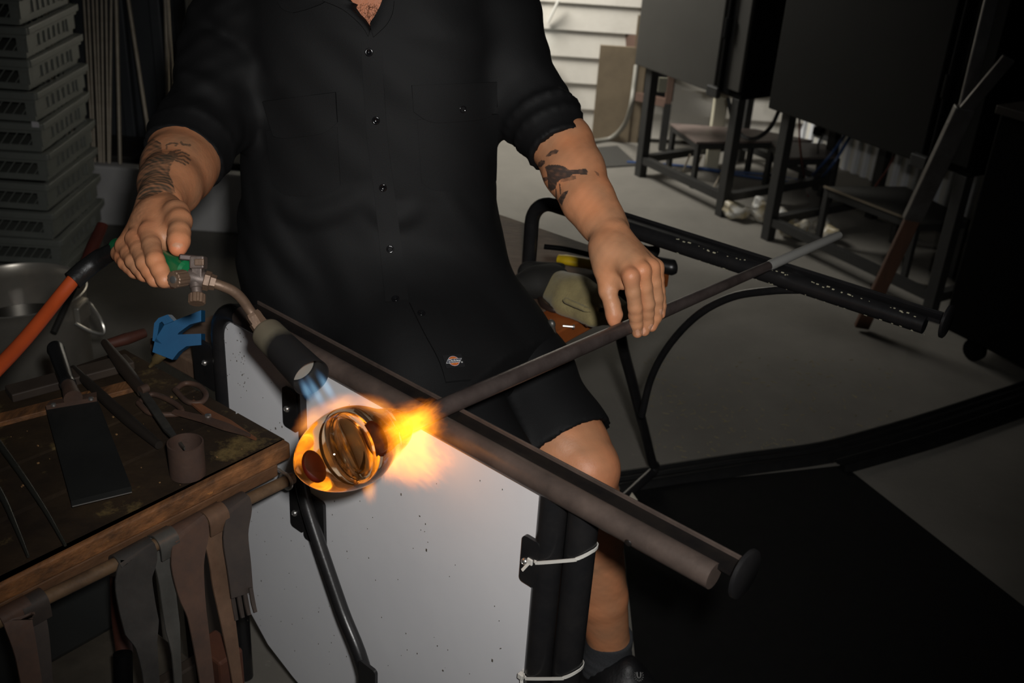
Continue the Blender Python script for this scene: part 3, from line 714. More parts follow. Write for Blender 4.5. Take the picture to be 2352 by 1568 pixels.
# hanging rod and its eye bolt
def onu(x, y, u):
    r = _ray(x, y); t = (u + A0.dot(UU)) / (r[:2].dot(UU)); P = r * t; P[2] += CAMH; return P
ra = onu(672, 1097, .196); rb = onu(0, 1424, .196); rb = rb + (rb - ra) * .25; rdir = nrm(rb - ra)
M_hrod = mat('old_wood_rod', (.15, .09, .045), .6, 0, (.06, .034, .018), 22., .5, .3, 60)
m = MB(); m.tube([ra, (ra + rb) / 2, rb], .0085, 14); m.build('hanging_rod', M_hrod, table, True)
M_wire = mat('steel_wire', (.42, .40, .36), .32, .8)
cen = ra + rdir * .012; sx_, sy_ = perp(rdir); m = MB()
m.tube([cen + (sx_ * math.cos(a) + sy_ * math.sin(a)) * .0118 for a in np.linspace(0, 2 * math.pi, 25)], .0024, 8, False)
m.tube([cen + Z3 * .0118, cen + Z3 * .013 - U3 * .012, wz(616, 1068, .572)], .0024, 8); m.build('eye_bolt', M_wire, table, True)

# ================================================================ TOOLS HANGING FROM THE ROD
M_iron = mat('dark_iron', (.035, .033, .031), .45, .4, (.06, .055, .05), 22., .5, .08, 120)
M_pale = mat('bare_steel', (.16, .155, .14), .42, .6, (.10, .095, .085), 18., .5)
M_rust = mat('rusty_iron', (.095, .050, .032), .6, .2, (.055, .034, .026), 20., .5, .15, 90, (.17, .075, .03), 18., .66)
M_rust2 = mat('tan_rust', (.15, .085, .05), .6, .2, (.09, .05, .03), 18., .5, .15, 90)
M_fork = mat('brown_iron', (.060, .046, .038), .5, .3, (.040, .033, .03), 25., .5, .1, 90)
drod = lambda px: (RM.T @ (onu(px, 1424 - (px) * .487, .196) - np.array([0, 0, CAMH])))[2]
def strap(px, depth, material, name, parent, th=.0026):
    pts = [wd(x, y, depth + dd) for x, y, w, dd in px]; ws = [w * depth / FPX for x, y, w, dd in px]
    P = spline(pts, 4); W_ = list(np.interp(np.linspace(0, len(ws) - 1, len(P)), range(len(ws)), ws))
    m = MB(); m.strip(P, W_, V3, th); return m.build(name, material, parent, True, 50)
def hung(px0, label, parts, name='jacks'):
    d = drod(px0); C0 = wd(px0, 1424 - px0 * .487, d)
    t = thing(name, C0 - Z3 * .2, label, 'tongs' if name != 'iron_fork' else 'fork', 'tools hanging from the table rod')
    for nm, mt, pc, w0, front, px, r in parts:
        C = onu(pc, 1424 - pc * .487, .196); dC_ = depth_of0(C); sg = 1 if front else -1
        pts = [C - U3 * sg * r - Z3 * .018, C - U3 * sg * r, C - U3 * sg * r * .7 + Z3 * r * .7, C + Z3 * r, C + U3 * sg * r * .7 + Z3 * r * .7, C + U3 * sg * r]
        ws = [w0 * dC_ / FPX] * 6
        for x, y, w, dd in px: pts.append(wd(x, y, dC_ + dd)); ws.append(w * dC_ / FPX)
        P = spline(pts, 4); W2 = list(np.interp(np.linspace(0, len(ws) - 1, len(P)), range(len(ws)), ws))
        m = MB(); m.strip(P, W2, V3, .0026); m.build(nm, mt, t, True, 50)
    return t
def depth_of0(P): return (RM.T @ (np.asarray(P) - np.array([0, 0, CAMH])))[2]
hung(310, 'dark iron and bare steel tongs hanging in the middle of the rod', [
    ('front_blade', M_iron, 305, 92, True, [(307, 1330, 90, -.012), (314, 1385, 88, -.010), (326, 1440, 84, -.006), (336, 1480, 52, -.006), (345, 1540, 40, -.004), (352, 1620, 38, 0)], .0125),
    ('back_blade', M_pale, 376, 50, False, [(382, 1325, 42, .012), (388, 1380, 38, .014), (396, 1440, 36, .016), (404, 1500, 22, .016), (410, 1590, 18, .018)], .0130)])
hung(450, 'rust-brown iron tongs hanging between the fork and the steel tongs', [
    ('front_blade', M_rust, 425, 92, True, [(431, 1290, 84, -.012), (440, 1360, 66, -.010), (452, 1410, 48, -.008), (466, 1500, 40, -.004), (480, 1600, 34, 0)], .0125),
    ('back_blade', M_rust2, 490, 54, False, [(499, 1270, 50, .010), (508, 1340, 46, .012), (524, 1430, 38, .014), (540, 1530, 28, .016), (550, 1600, 24, .018)], .0130)])
fk = hung(545, 'flat brown iron fork with four tines hanging nearest the white panel', [
    ('blade', M_fork, 536, 66, True, [(541, 1230, 66, -.011), (549, 1300, 62, -.010), (556, 1366, 58, -.008)], .0125)], 'iron_fork')
for k in range(4):
    d = drod(545) - .008; x0 = 534 + k * 14.5; strap([(x0 - 2, 1358 - k * 3, 9, 0), (x0 + 3, 1390 - k * 3, 10, 0), (x0 + 9, 1424 - k * 6, 8, 0)], d, M_fork, 'tine', fk, .003)
hung(60, 'dark rusty iron tongs hanging at the left end of the rod', [
    ('front_blade', M_rust, 30, 72, True, [(42, 1430, 62, -.010), (60, 1500, 50, -.006), (80, 1620, 44, 0)], .0125),
    ('back_blade', M_fork, 72, 60, False, [(80, 1430, 54, .010), (92, 1500, 48, .012), (104, 1620, 40, .014)], .0130)])
def handle_tool(p, rs, material, name, label, cat, grp=None):
    m = MB(); m.tube(spline(p, 6), list(np.interp(np.linspace(0, len(rs) - 1, (len(p) - 1) * 6 + 1), range(len(rs)), rs)), 14)
    return tag(m.build(name, material, smooth=True, base=p[0]), label, cat, grp)
M_redw = mat('dark_red_wood', (.075, .022, .013), .55, 0, (.045, .016, .010), 18., .5)
handle_tool([wd(268, 1318, 1.52), wd(276, 1420, 1.53), wd(286, 1500, 1.54)], [.010, .012, .012], M_redw, 'wooden_chisel', 'dark red wooden tool handle behind the steel tongs', 'handle')
handle_tool([wd(282, 1500, 1.50), wd(284, 1600, 1.51)], [.013, .013], M_kblk, 'black_chisel', 'black grip standing on the shelf under the red wooden handle', 'handle')
m = MB(); c = wd(505, 1545, 1.50); m.box(c, U3 * .03, V3 * .02, Z3 * .05, .004); tag(m.build('rusty_block', mat('orange_rust_block', (.09, .03, .013), .7, 0, (.055, .018, .01), 14.), base=c), 'orange-rusted block on the shelf below the brown tongs', 'block')

# ================================================================ THINGS ON THE TABLE
def tz(px, py, h=.004): return wz(px, py, TZ + h)
# paddle
M_pad = mat('dark_graphite', (.014, .0145, .0138), .6, 0, (.009, .0095, .009), 10., .5, spec=.25)
pd = thing('paddle', tz(190, 1040), 'dark flat paddle with black handle lying on the tool table', 'paddle')
C4 = [tz(106, 946, .006), tz(224, 925, .006), tz(303, 1130, .006), tz(165, 1164, .006)]
m = MB(); m.prism(C4, Z3 * .009); m.build('blade', M_pad, pd)
m = MB(); m.bar(tz(166, 1163, .0152), tz(303, 1130, .0152), .0012, .0008); m.build('bright_edge', mat('bright_edge', (.6, .58, .55), .3, .8), pd)
m = MB(); m.prism([tz(118, 936, .010), tz(224, 916, .010), tz(224, 928, .010), tz(108, 948, .010)], Z3 * .012); m.build('bracket', M_rust, pd)
for p in ((123, 931), (209, 917)):
    m = MB(); m.lathe(tz(*p, .02), Z3, [(0, .004), (.003, .0035), (.004, .001)], 12); m.build('rivet', M_bolt, pd, True)
ha, hb = tz(168, 915, .026), tz(128, 802, .034); hd = nrm(hb - ha); hl = np.linalg.norm(hb - ha)
m = MB(); m.lathe(ha, hd, [(0, .013), (hl * .2, .0105), (hl * .3, .010)], 18); m.build('ferrule', M_rust, pd, True)
m = MB(); m.lathe(ha + hd * hl * .26, hd, [(0, .0112), (.006, .0118), (.012, .0105), (hl * .45, .0118), (hl * .68, .0122), (hl * .73, .0132), (hl * .78, .012), (hl * .80, .008)], 20); m.build('handle', mat('black_plastic_handle', (.010, .010, .010), .3), pd, True)
# long jacks pointing at the can
t = thing('long_jacks', tz(330, 900), 'long dark jacks with a bare pointed blade lying beside the rusty can', 'tongs')
m = MB(); m.tube([tz(240, 786, .03), tz(285, 845, .026), tz(328, 900, .022)], [.006, .010, .008], 12); m.build('grip', mat('dark_brown_grip', (.022, .014, .009), .6), t, True)
m = MB(); m.strip([tz(326, 898, .024), tz(345, 925, .024), tz(385, 985, .028), tz(424, 1030, .040)], [.011, .0125, .011, .002], V3, .004); m.build('blade', mat('worn_blade', (.085, .08, .068), .45, .5, (.05, .045, .04), 30.), t)
m = MB(); m.lathe(tz(322, 897, .028), V3, [(0, .007), (.012, .007)], 14); m.build('collar', M_rust, t, True)
handle_tool([tz(168, 846, .010), tz(240, 915, .010), tz(300, 968, .010), tz(365, 1022, .010)], [.006, .008, .0085, .006], mat('blackened_wood', (.014, .010, .007), .6), 'blackened_stick', 'long blackened stick lying between the paddle and the jacks', 'stick')
# rusty can
c = tz(436, 1098, 0); m = MB()
cd = thing('rusty_can', c, 'open rusty iron can standing near the table front edge', 'can')
c = tz(432, 1088, .0)
m.lathe(c, Z3, [(0, .021), (.001, .0235), (.050, .0235), (.0505, .0215), (.004, .0205), (.0035, .001)], 26); m.build('wall', mat('purple_brown_rust', (.085, .050, .036), .6, .2, (.055, .034, .027), 18., .5, .15, 90), cd, True)
# shears with loop handles
sh_ = thing('shears', tz(480, 950), 'rusty shears with round loop handles beside the white panel', 'shears')
def loop(pxs, h, r, name, parent, material=M_rust):
    P = spline([tz(x, y, h) for x, y in pxs] + [tz(*pxs[0], h)], 5); m = MB(); m.tube(P, r, 10, False); return m.build(name, material, parent, True)
loop([(402, 895), (425, 880), (455, 885), (473, 905), (462, 924), (430, 922)], .010, .0042, 'loop_handle', sh_)
loop([(318, 925), (350, 905), (400, 925), (418, 945), (395, 952), (345, 948)], .008, .0042, 'loop_handle', sh_)
m = MB(); m.strip([tz(440, 922, .010), tz(480, 950, .010), tz(520, 972, .009), tz(588, 1008, .006)], [.008, .014, .017, .002], np.cross(Z3, nrm(tz(588, 1008) - tz(440, 922))), .004); m.build('blade', mat('orange_rust', (.19, .07, .028), .65, .1, (.10, .042, .02), 20.), sh_)
m = MB(); m.strip([tz(398, 945, .014), tz(468, 962, .014), tz(520, 980, .013), tz(575, 1000, .011)], [.008, .013, .014, .002], np.cross(Z3, nrm(tz(575, 1000) - tz(398, 945))), .004); m.build('blade', M_rust, sh_)
m = MB(); m.lathe(tz(478, 958, .014), Z3, [(0, .005), (.004, .0045), (.005, .001)], 12); m.build('pivot', M_bolt, sh_, True)
# thin pointed tongs at lower left
t = thing('pointed_tongs', tz(60, 1150), 'thin pointed dark tongs at the left edge of the table', 'tongs')
for P in ([(-40, 970), (30, 1062), (100, 1165), (150, 1252)], [(-60, 1040), (0, 1130), (35, 1205), (65, 1278)]):
    m = MB(); m.tube(spline([tz(x, y, .010) for x, y in P], 4), list(np.linspace(.0055, .0018, 13)), 10); m.build('blade', mat('dark_spring_steel', (.04, .04, .033), .4, .5), t, True)
m = MB(); m.tube(spline([tz(-40, 970, .010), tz(-75, 985, .012), tz(-60, 1040, .010)], 4), .0058, 10); m.build('spring_bend', mat('dark_spring_steel', (.04, .04, .033), .4, .5), t, True)
# wood batten and scraps
m = MB(); m.bar(tz(-30, 972, .004), tz(312, 884, .004), .026, .008, Z3, .001); tag(m.build('wood_batten', M_edge, base=tz(150, 930)), 'charred orange wooden batten lying across under the tools', 'batten')
m = MB(); m.bar(tz(20, 905, .008), tz(300, 830, .008), .034, .014, Z3, .002); tag(m.build('back_board', mat('dull_brown_board', (.05, .035, .024), .65, 0, (.03, .02, .015), 9.), base=tz(150, 865)), 'dull brown board along the back edge of the table', 'board')
handle_tool([tz(242, 792, .012), tz(290, 778, .012), tz(332, 764, .012)], [.008, .010, .008], M_redw, 'red_wooden_file', 'dark red handle lying at the back of the table', 'handle')
m = MB()
for i in range(46):
    p = tz(rng.uniform(20, 620), rng.uniform(880, 1130), .0006)
    q = p[:2] - A0
    if q.dot(VV) > -.03 or q.dot(UU) > .165: continue
    s_ = rng.uniform(.0004, .0013); m.box(p + Z3 * s_ * .4, U3 * s_, V3 * s_ * rng.uniform(.5, 1.4), Z3 * s_ * .6)
o = m.build('wood_crumbs', mat('crumb', (.24, .13, .05), .8)); tag(o, 'tiny tan crumbs scattered over the tool table', 'debris', kind='stuff')
# blue air gun
M_blueg = mat('blue_plastic', (.012, .105, .235), .4, 0, (.010, .08, .19), 15.)
g0 = 1.655; ag = thing('air_gun', wz(420, 800, TZ), 'blue plastic blow gun with brass nozzle on the table corner', 'blow gun')
ax_ = RM[:, 2] * .022
outl = [(352, 742), (362, 730), (385, 722), (462, 708), (462, 738), (436, 745), (414, 760), (408, 768), (462, 766), (462, 792), (428, 795), (410, 808), (396, 826), (350, 808), (348, 782)]
for nm, po_ in (('body', [(378, 745), (462, 712), (462, 738), (436, 745), (410, 764), (408, 768), (462, 766), (462, 792), (428, 795), (410, 808), (396, 826), (350, 808), (356, 780)]),
                ('hanging_loop', [(350, 782), (354, 742), (364, 730), (385, 722), (400, 738), (378, 746), (372, 738), (366, 742), (360, 778), (372, 790)])):
    m = MB(); m.prism([wd(x, y, g0 - .01) for x, y in po_], ax_); m.build(nm, M_blueg, ag)
m = MB(); a_, b_ = wd(372, 812, g0), wz(344, 842, TZ + .008); m.lathe(a_, b_ - a_, [(0, .009), (np.linalg.norm(b_ - a_) * .5, .0075), (np.linalg.norm(b_ - a_) * .6, .0045), (np.linalg.norm(b_ - a_), .0025)], 14); m.build('nozzle', mat('brass', (.45, .33, .15), .35, .7), ag, True)
# steel pot
PD = 2.40; pc = wd(38, 664, PD); PR = 150 * PD / FPX
pot = thing('steel_pot', (pc[0], pc[1], 0), 'tall dented stainless steel pot of dark water beside the crates', 'pot')
M_ss = mat('stainless', (.52, .48, .42), .32, .7, (.40, .37, .32), 9., .5, .08, 14)
m = MB(); z_ = pc[2]
m.lathe((pc[0], pc[1], 0), Z3, [(0, PR * .88), (.004, PR * .93), (z_ - .02, PR * .985), (z_ - .006, PR * 1.0), (z_, PR * 1.02), (z_ + .002, PR * 1.0), (z_ - .004, PR * .975), (z_ - .03, PR * .96), (.012, PR * .90), (.01, .001)], 56); m.build('shell', M_ss, pot, True, 60)
m = MB(); m.lathe((pc[0], pc[1], z_ - .10), Z3, [(0, PR * .955), (.001, .001)], 48, False, True); m.build('water', mat('dark_water', (.010, .009, .007), .06), pot, True)
bl = [pc + np.array([PR * 1.0, .02, -.035]), pc + np.array([PR * 1.12, -.005, -.022]), pc + np.array([PR * 1.34, -.03, -.05]), pc + np.array([PR * 1.38, -.04, -.075]), pc + np.array([PR * 1.2, -.045, -.07]), pc + np.array([PR * .99, -.05, -.05])]
m = MB(); m.tube(spline(bl, 6), .0042, 8); m.build('wire_handle', M_wire, pot, True)
m = MB(); m.box(pc + np.array([PR * 1.0, -.01, -.04]), (.006, 0, 0), (0, .03, 0), (0, 0, .022), .003); m.build('handle_ear', M_ss, pot)
ha, hb = wd(175, 650, 2.36), wd(236, 516, 2.44)
t = thing('red_handled_tool', ha - (hb - ha) * .8, 'dark red wooden-handled tool standing in the steel pot', 'tool')
m = MB(); m.tube([ha, ha + (hb - ha) * .3, ha + (hb - ha) * .65, hb], [(.011, .009), (.012, .010), (.015, .011), (.013, .010)], 14); m.build('handle', mat('red_handle_paint', (.10, .020, .013), .4, 0, (.06, .016, .011), 12.), t, True)
m = MB(); m.tube([ha - (hb - ha) * .8, ha], .007, 10); m.build('shank', M_iron, t, True)

# ================================================================ THINGS ON THE SEAT
def sz_(px, py, h=.01): return wz(px, py, seat_z + h)
gl = thing('work_glove', sz_(1340, 690, 0), 'khaki heat sleeve with a black cuff lying on the bench seat', 'glove')
M_khaki = mat('khaki_canvas', (.32, .26, .115), .85, 0, (.24, .19, .085), 40., .5, .3, 300, sheen=.2)
P0 = sz_(1275, 640, .03)
Fg = Field(P0 + np.array([-.10, -.16, -.045]), P0 + np.array([.20, .12, .08]), .0035)
Fg.chain([sz_(1268, 645, .026), sz_(1320, 672, .030), sz_(1375, 700, .030), sz_(1425, 722, .026)], [.031, .037, .035, .029], .02, (Z3, 1.25))
Fg.chain([sz_(1255, 665, .016), sz_(1300, 700, .016), sz_(1360, 735, .016)], [.016, .02, .014], .02, (Z3, 1.2))
for a_, b_ in (((1290, 640), (1405, 690)), ((1300, 690), (1380, 725)), ((1365, 690), (1400, 735)), ((1385, 685), (1425, 730)), ((1345, 735), (1435, 705))):
    Fg.cone(sz_(*a_, .046), sz_(*b_, .044), .006, .005, .010)
Fg.cut(P0 * [1, 1, 0] + Z3 * (seat_z + .0015), (0, 0, -1))
V, Fc = Fg.mesh(1); obj_vf('sleeve', V, Fc, M_khaki, gl)
Fg = Field(P0 + np.array([-.12, -.12, -.045]), P0 + np.array([.06, .10, .08]), .0035)
Fg.chain([sz_(1200, 655, .022), sz_(1232, 648, .028), sz_(1268, 640, .030)], [.024, .032, .0335], .02, (Z3, 1.2)); Fg.chain([sz_(1215, 625, .02), sz_(1290, 612, .014)], [.022, .008], .02)
Fg.cut(P0 * [1, 1, 0] + Z3 * (seat_z + .0015), (0, 0, -1)); V, Fc = Fg.mesh(1); obj_vf('cuff', V, Fc, mat('black_canvas', (.012, .011, .009), .8), gl)
t = thing('yellow_knife', sz_(1325, 600), 'yellow plastic handled knife on the bench seat behind the glove', 'knife')
m = MB(); m.tube(spline([sz_(1283, 594, .014), sz_(1310, 598, .016), sz_(1345, 604, .016), sz_(1385, 612, .014)], 4), [(.011, .009)] * 2 + [(.0145, .010)] * 9 + [(.012, .009)] * 2, 14); m.build('handle', mat('yellow_plastic', (.55, .36, .010), .4), t, True)
m = MB(); m.bar(sz_(1385, 612, .014), sz_(1440, 622, .012), .012, .002); m.build('blade', M_pale, t)
handle_tool([sz_(1250, 566, .012), sz_(1300, 572, .012), sz_(1360, 586, .012), sz_(1420, 600, .012)], [.0055, .0055, .0055, .0055], M_kblk, 'black_rod', 'thin black rod lying at the back of the bench seat', 'rod')
handle_tool([sz_(1440, 600, .016), sz_(1500, 606, .016), sz_(1545, 614, .016), sz_(1553, 615, .016)], [.015, .0165, .0165, .010], mat('black_grip_rubber', (.008, .008, .008), .35), 'black_cylinder_tool', 'thick black tool handle at the far end of the seat', 'handle')
Pp = sz_(1490, 585, .0); Fg = Field(Pp + np.array([-.09, -.07, -.005]), Pp + np.array([.09, .09, .09]), .004)
for a_, b_, r0, r1 in (((1455, 590), (1500, 590), .022, .02), ((1490, 585), (1512, 572), .018, .008), ((1470, 585), (1480, 572), .018, .01)): Fg.cone(sz_(*a_, .022), sz_(*b_, .045), r0, r1, .012)
Fg.cone(sz_(1500, 595, .03), sz_(1512, 590, .065), .016, .004, .01); Fg.cone(sz_(1462, 590, .03), sz_(1470, 585, .05), .016, .006, .01)
Fg.cut(Pp + Z3 * .0015, (0, 0, -1)); V, Fc = Fg.mesh(1); o = obj_vf('black_pouch', V, Fc, mat('black_canvas', (.012, .011, .009), .8)); tag(o, 'crumpled black cloth pouch beside the thick black handle', 'pouch')
t = thing('brown_goggles', sz_(1270, 690), 'brown loop-handled shears lying under the khaki glove', 'shears')
loop2 = spline([sz_(x, y, .008) for x, y in ((1240, 680), (1262, 672), (1288, 685), (1298, 705), (1275, 712), (1248, 700), (1240, 680))], 5)
m = MB(); m.tube(loop2, .0055, 10, False); m.build('loop_handle', mat('dark_brown_steel', (.045, .028, .022), .35, .3), t, True)
m = MB(); m.tube(spline([sz_(1285, 690, .010), sz_(1315, 715, .012), sz_(1352, 742, .010)], 5), .0075, 10); m.build('arm', mat('brown_grip', (.09, .042, .03), .5), t, True)
t.name = 'loop_shears'
m = MB(); a_ = sz_(1293, 748, .004); b_ = sz_(1316, 750, .004); m.tube([a_, b_], .0022, 8); m.lathe(b_, nrm(b_ - a_), [(0, .0045), (.003, .004)], 10); tag(m.build('screw', M_bolt, smooth=True, base=a_), 'small steel screw on the orange seat edge', 'screw')
t = thing('hanging_shears', sz_(1265, 745), 'open steel shears propped at the orange seat edge', 'shears')
ap = wd(1266, 745, 1.78)
m = MB(); m.strip([ap, wd(1252, 775, 1.77), wd(1240, 805, 1.76)], [.010, .009, .004], U3, .003); m.build('blade', M_pale, t)
m = MB(); m.strip([ap, wd(1272, 790, 1.77), wd(1285, 830, 1.77), wd(1302, 885, 1.78)], [.012, .014, .012, .010], U3, .003); m.build('blade', mat('brown_blade', (.10, .08, .065), .5, .4), t)
m = MB(); m.ell(ap, U3 * .008, V3 * .006, Z3 * .009); m.build('pivot', M_pale, t, True)
# ================================================================ PIPE AND MOLTEN GLASS
PZ = .772
pa, pb = wz(1925, 541, PZ), wz(905, 985, PZ); pdir = nrm(pb - pa); plen = np.linalg.norm(pb - pa)
pipe = thing('blowpipe', pa, 'dark steel blowpipe resting across both rails with hot glass on its end', 'blowpipe')
M_pipe = mat('pipe_steel', (.082, .064, .058), .38, .25, (.046, .034, .031), 26., .5, .08, 220, (.16, .15, .14), 60., .70)
P = [pa + pdir * plen * t for t in np.linspace(0, 1, 12)]
m = MB(); m.tube(P, list(np.interp(np.linspace(0, 1, 12), [0, .3, .48, .6, 1], [.0066, .0082, .0094, .0108, .0118])), 22); m.build('tube', M_pipe, pipe, True)
m = MB(); m.lathe(pa - pdir * .004, pdir, [(0, .0035), (0, .0066), (.006, .0074), (.22, .0088), (.23, .0080)], 20, True, False); m.build('bright_end', mat('bright_steel', (.46, .45, .42), .3, .35), pipe, True)
def axpt(px):  # point of the pipe axis seen at image column px
    y = 965 - .436 * (px - 950); return wz(px, y, PZ)
g0 = axpt(942); gt = axpt(679); gdir = nrm(gt - g0); glen = np.linalg.norm(gt - g0)
mpp = 1.21 / FPX
prof_px = [(942, 12), (936, 22), (926, 38), (912, 50), (897, 56), (884, 60), (872, 68), (860, 78), (844, 88), (825, 95), (802, 97), (780, 94), (758, 87), (738, 77), (720, 65), (704, 49), (693, 33), (685, 18), (680, 5)]
prof = []
for x, r in prof_px: prof.append((np.dot(axpt(x) - g0, gdir), r * mpp))
ts = [p[0] for p in prof]; rs_ = [p[1] for p in prof]
tt = np.linspace(0, 1, 60) ** .9 * glen; sm = np.interp(tt, ts, rs_)
for _ in range(2): sm[1:-1] = .25 * sm[:-2] + .5 * sm[1:-1] + .25 * sm[2:]
m = MB(); m.lathe(g0, gdir, list(zip(tt, sm)), 64)
def glass_mat(name, col, ior=1.5, em=None, rough=0.0):
    mm = bpy.data.materials.new(name); mm.use_nodes = True; b = mm.node_tree.nodes['Principled BSDF']
    b.inputs['Base Color'].default_value = (*col, 1); b.inputs['Transmission Weight'].default_value = 1; b.inputs['Roughness'].default_value = rough; b.inputs['IOR'].default_value = ior
    if em: b.inputs['Emission Color'].default_value = (*em[:3], 1); b.inputs['Emission Strength'].default_value = em[3]
    return mm
M_glass = glass_mat('amber_glass', (1.0, .85, .60), 1.48, (1.0, .30, .03, .012))
gg = m.build('glass_gather', M_glass, pipe, True, 180); gg['label'] = 'clear amber molten glass gather'
# trapped bubble (inner wall of the glass) and two dark red discs added as refracted images
toc = nrm(np.array([0, 0, CAMH]) - axpt(800))
side = nrm(np.cross(gdir, toc)); fr = np.cross(side, gdir)
if np.dot(fr, toc) < 0: fr = -fr
bc = axpt(797) + fr * .010
def blob(c, ax, ay, az, n=32, mm_=20):
    k = MB(); k.ell(c, ax, ay, az, n, mm_); return k
o = blob(bc, side * .035, fr * .026, gdir * .024).build('air_bubble', glass_mat('bubble_wall', (1, .95, .85), 1 / 1.46), gg, True, 180)
M_spot = mat('dark_red_refraction', (.040, .003, .0012), .35, 0, (.065, .006, .002), 60., .5, spec=.12)
for x, up_, out, ra_, rb_ in ((707, -.003, .013, .0185, .0125), (829, -.002, .029, .019, .0105)):
    c = axpt(x) + side * up_ + fr * out
    rad = np.interp(np.dot(axpt(x) - g0, gdir), tt, sm)
    k = MB(); k.ell(c, side * ra_, nrm(gdir - fr * .25) * rb_, fr * .0045, 28, 14); k.build('refraction_spot', M_spot, gg, True, 180)

M_refraction = mat('dark_refraction_band', (.020, .008, .002), .1, 0, (.05, .02, .004), 50., .5, coat=.4)  # dark arcs added inside the glass to imitate its dark refracted edges
def swirl(a0, a1, rs2, ro, fo, name='refraction_arc'):
    P = [bc + side * math.cos(t) * .035 * ro + gdir * math.sin(t) * .026 * ro + fr * (fo + .004 * math.sin(3 * t)) for t in np.linspace(a0, a1, 26)]
    k = MB(); k.tube(P, [(r, r * .45) for r in np.interp(np.linspace(0, 1, 26), np.linspace(0, 1, len(rs2)), rs2)], 10, True, fr); k.build(name, M_refraction, gg, True, 180)
swirl(.3, 2.9, [.0005, .002, .0028, .002, .0005], 1.12, -.006); swirl(2.6, 4.4, [.001, .005, .007, .004, .0008], .78, -.016); swirl(-1.4, .5, [.0005, .0022, .003, .0005], 1.22, -.004)
# ================================================================ TORCH
torch = thing('gas_torch', wd(440, 640, 1.27), 'brass gas torch with black burner cup, green grip and orange hose', 'torch')
M_brass = mat('dirty_brass', (.20, .125, .080), .5, .35, (.14, .09, .062), 30., .5, .12, 160)
M_steelv = mat('dirty_valve_steel', (.165, .125, .105), .5, .4, (.11, .085, .075), 40., .5, .12, 160)
d0 = 1.27; W_ = lambda x, y, d=d0: wd(x, y, d)
pxm = d0 / FPX
# burner cup
b0, b1 = W_(601, 752, 1.305), W_(715, 868, 1.232); bd_ = nrm(b1 - b0); bl_ = np.linalg.norm(b1 - b0)
m = MB(); m.lathe(b0, bd_, [(0, .008), (.006, .012), (.012, .018), (.014, .0195), (.017, .0198), (bl_ * .3, .0200), (bl_ * .45, .0203), (bl_ * .9, .0222), (bl_ - .001, .0232), (bl_, .0230), (bl_ - .002, .0215), (bl_ * .5, .0190), (.024, .0175), (.022, .002)], 44)
M_cup = bpy.data.materials.new('burner_cup_metal'); M_cup.use_nodes = True
nt = M_cup.node_tree; bs = nt.nodes['Principled BSDF']; bs.inputs['Roughness'].default_value = .45; bs.inputs['Metallic'].default_value = .35
geo = nt.nodes.new('ShaderNodeTexCoord'); dt = nt.nodes.new('ShaderNodeVectorMath'); dt.operation = 'DOT_PRODUCT'; dt.inputs[1].default_value = tuple(bd_)
nt.links.new(geo.outputs['Object'], dt.inputs[0]); nz = nt.nodes.new('ShaderNodeTexNoise'); nz.inputs['Scale'].default_value = 60; nt.links.new(geo.outputs['Object'], nz.inputs['Vector'])
ad = nt.nodes.new('ShaderNodeMath'); ad.operation = 'MULTIPLY_ADD'; ad.inputs[1].default_value = .012; nt.links.new(nz.outputs[0], ad.inputs[0]); nt.links.new(dt.outputs['Value'], ad.inputs[2])
off_t = float(np.dot(b0 - np.array(torch.location), bd_)); rp = nt.nodes.new('ShaderNodeValToRGB'); mr = nt.nodes.new('ShaderNodeMapRange')
mr.inputs[1].default_value = off_t; mr.inputs[2].default_value = off_t + bl_; nt.links.new(ad.outputs[0], mr.inputs[0]); nt.links.new(mr.outputs[0], rp.inputs[0])
cr = rp.color_ramp; cr.elements[0].position = .15; cr.elements[0].color = (.20, .165, .115, 1); cr.elements[1].position = .5; cr.elements[1].color = (.022, .021, .021, 1)
e = cr.elements.new(.36); e.color = (.19, .165, .115, 1); nt.links.new(rp.outputs[0], bs.inputs['Base Color'])
m.build('burner_cup', M_cup, torch, True, 50)
m = MB(); m.lathe(b0 + bd_ * (bl_ - .028), bd_, [(0, .0186), (.001, .0186)], 30); m.build('flame_plate', mat('pale_plate', (.30, .285, .25), .5, .3), torch)
# nut and neck
n0 = W_(578, 718, 1.302); m = MB(); m.lathe(n0, b0 - n0, [(0, .0085), (.004, .0098), (.0165, .0098), (.018, .0085), (np.linalg.norm(b0 - n0) + .006, .0085)], 6); m.build('neck_nut', M_brass, torch)
m = MB(); m.lathe(W_(590, 738, 1.303), b0 - n0, [(0, .0088), (.0, .0108), (.012, .0108), (.012, .008)], 6); m.build('neck_nut', M_brass, torch)
m = MB(); m.tube(spline([W_(478, 646, 1.272), W_(505, 655, 1.275), W_(535, 668, 1.283), W_(556, 687, 1.292), W_(572, 710, 1.300), W_(588, 732, 1.303)], 6), .0062, 16); m.build('neck_tube', M_brass, torch, True)
